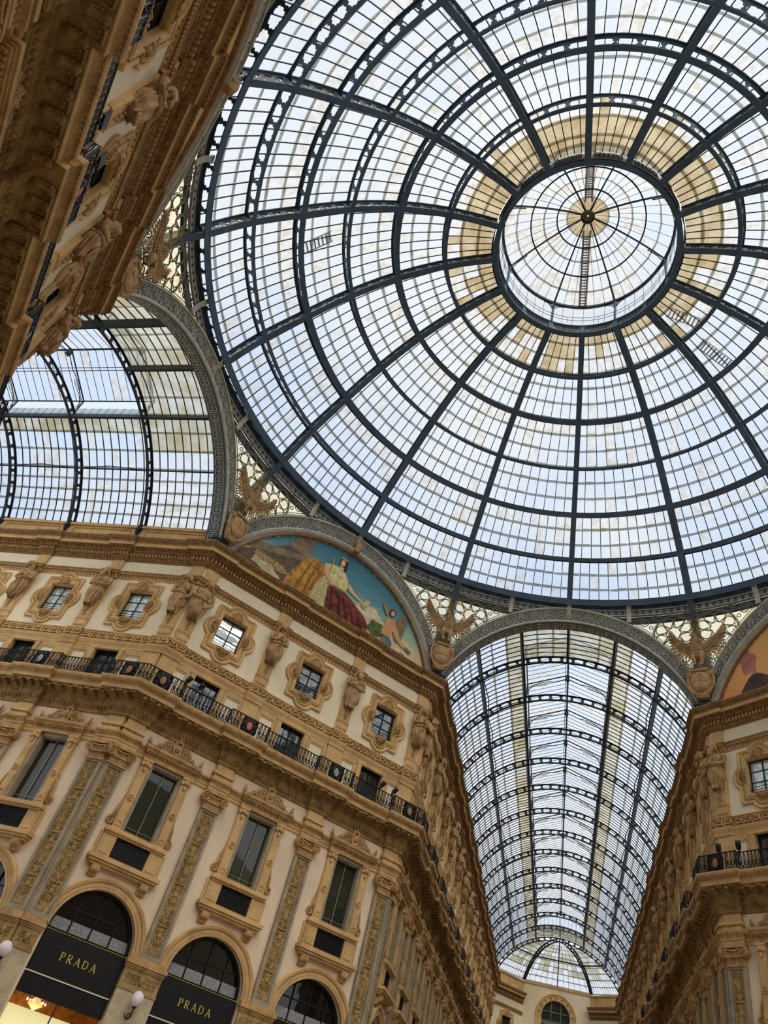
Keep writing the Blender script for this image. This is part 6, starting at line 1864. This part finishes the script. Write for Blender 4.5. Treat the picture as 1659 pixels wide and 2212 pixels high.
# end wall of the far arcade, three-sided
Dg = [((-HS, 88.6), (-4.2, 92.1)), ((-4.2, 92.1), (4.2, 92.1)), ((4.2, 92.1), (HS, 88.6))]
for i, ((xa, ya), (xb, yb)) in enumerate(Dg):
    L = math.hypot(xb - xa, yb - ya)
    # viewer at smaller y; right-hand direction a->b
    t_ang = math.atan2(yb - ya, xb - xa); az = math.degrees(t_ang) + 90
    n_ = (math.cos(math.radians(az)), math.sin(math.radians(az))); ap_ = xa * n_[0] + ya * n_[1]
    tx, ty = math.sin(math.radians(az)), -math.cos(math.radians(az))
    ua, ub = xa * tx + ya * ty, xb * tx + yb * ty
    sg_ = Seg('end%d' % i, az, ap_, ua, ub, [], [] if i == 1 else [(ua + ub) / 2], -.2, -.2, ('end_left', 'end', 'end_right')[i], '')
    c = (ua + ub) / 2
    if i == 1:
        m = MB(); 
        rectface(m, ua, c - 1.75, 0, 26.2); rectface(m, c + 1.75, ub, 0, 26.2)
        pts = arc(c, 22.9, 1.75, 180, 0, 20)
        for k in range(20):
            (x0, z0), (x1, z1) = pts[k], pts[k + 1]
            m.add([(x0, 0, z0), (x1, 0, z1), (x1, 0, 26.2), (x0, 0, 26.2)], [(0, 1, 2, 3)]); m.add([(x0, 0, z0), (x1, 0, z1), (x1, .4, z1), (x0, .4, z0)], [(0, 1, 2, 3)])
        thing('wall_end', None, None, az, ap_, 0, 0, kind='structure', me=m.mesh('wall', M_CREAM))
        w = thing('arched_window', 'big round-arched window with green bars in the far end wall', 'window', az, ap_, c, 22.9)
        a = MB(); a.grid([[(q * math.cos(t), -p, q * math.sin(t)) for q, p in ((1.74, -.1), (1.74, .1), (1.85, .14), (1.95, .08), (2.3, .08), (2.4, .16), (2.55, .14), (2.55, 0))] for t in [PI * k / 28 for k in range(29)]])
        for s_ in (-1, 1): a.box(min(s_ * 1.75, s_ * 2.5), max(s_ * 1.75, s_ * 2.5), 0, .1, -9, 0)
        obj('window_surround', a.mesh('window_surround', M_OCHRE), w)
        rs = MB().ell((0, .12, 0), (.16, .06, .16), 8, 5).mesh('boss', M_OCHRE2, True)
        for k in range(9):
            t = PI * (k + .5) / 9; obj('boss', rs, w, (2.12 * math.cos(t), 0, 2.12 * math.sin(t)))
        mg = mat('grey_green_paint', srgb(120, 128, 98), .6, .1, 2); b = MB()
        for x in (-.6, .6): b.box(x - .05, x + .05, -.3, -.22, -9, 1.6)
        for z in (-.5, .5): b.box(-1.75, 1.75, -.3, -.22, z - .05, z + .05)
        b.box(-1.75, 1.75, -.32, -.2, -.9, -.6)
        obj('sash', b.mesh('sash', mg), w)
        obj('pane', MB().prism([(-1.78, -9), (1.78, -9)] + arc(0, 0, 1.78, 0, 180, 20), -.4, -.34).mesh('pane', W_DARK), w)
        pp = MB().box(ua, ub, -.3, .12, 26.0, 26.3)
        thing('trim_90', None, None, az, ap_, 0, 0, kind='structure', me=pp.mesh('trim', M_OCHRE))
    else:
        thing('wall_' + sg_.side, None, None, az, ap_, 0, 0, kind='structure', me=wall_mesh(ua, ub, [c]))
        mouldings(sg_, 0, True)
        pr = MB().box(ua, ub, -.3, .02, 24.7, 26.12).box(ua, ub, -.3, .14, 25.95, 26.12)
        thing('trim_%d' % (91 + i), None, None, az, ap_, 0, 0, kind='structure', me=pr.mesh('trim', M_OCHRE))
        r = thing('medallion_window', 'lobed medallion window on the %s angled wall at the far end' % ('left' if i == 0 else 'right'), 'window', az, ap_, c, 20.57)
        spawn(med_tree(MEDG['d']), r)
        for key, nm, lb in (('mezz_dark', 'balcony_window', 'low balcony window'), ('tall', 'pedimented_window', 'tall crested window')):
            V(nm, K[key], '%s on the %s angled wall at the far end' % (lb, 'left' if i == 0 else 'right'), 'window', sg_, c, None)
fl = MB()
fl.add([(-60, -60, 0), (40, -60, 0), (40, 110, 0), (-60, 110, 0)], [(0, 1, 2, 3)])
M_FLOOR = mat('pale_marble_floor', srgb(150, 140, 124), .5, .12, .4)
thing('floor', None, None, 90, 0, 0, 0, kind='structure', me=fl.mesh('floor', M_FLOOR))
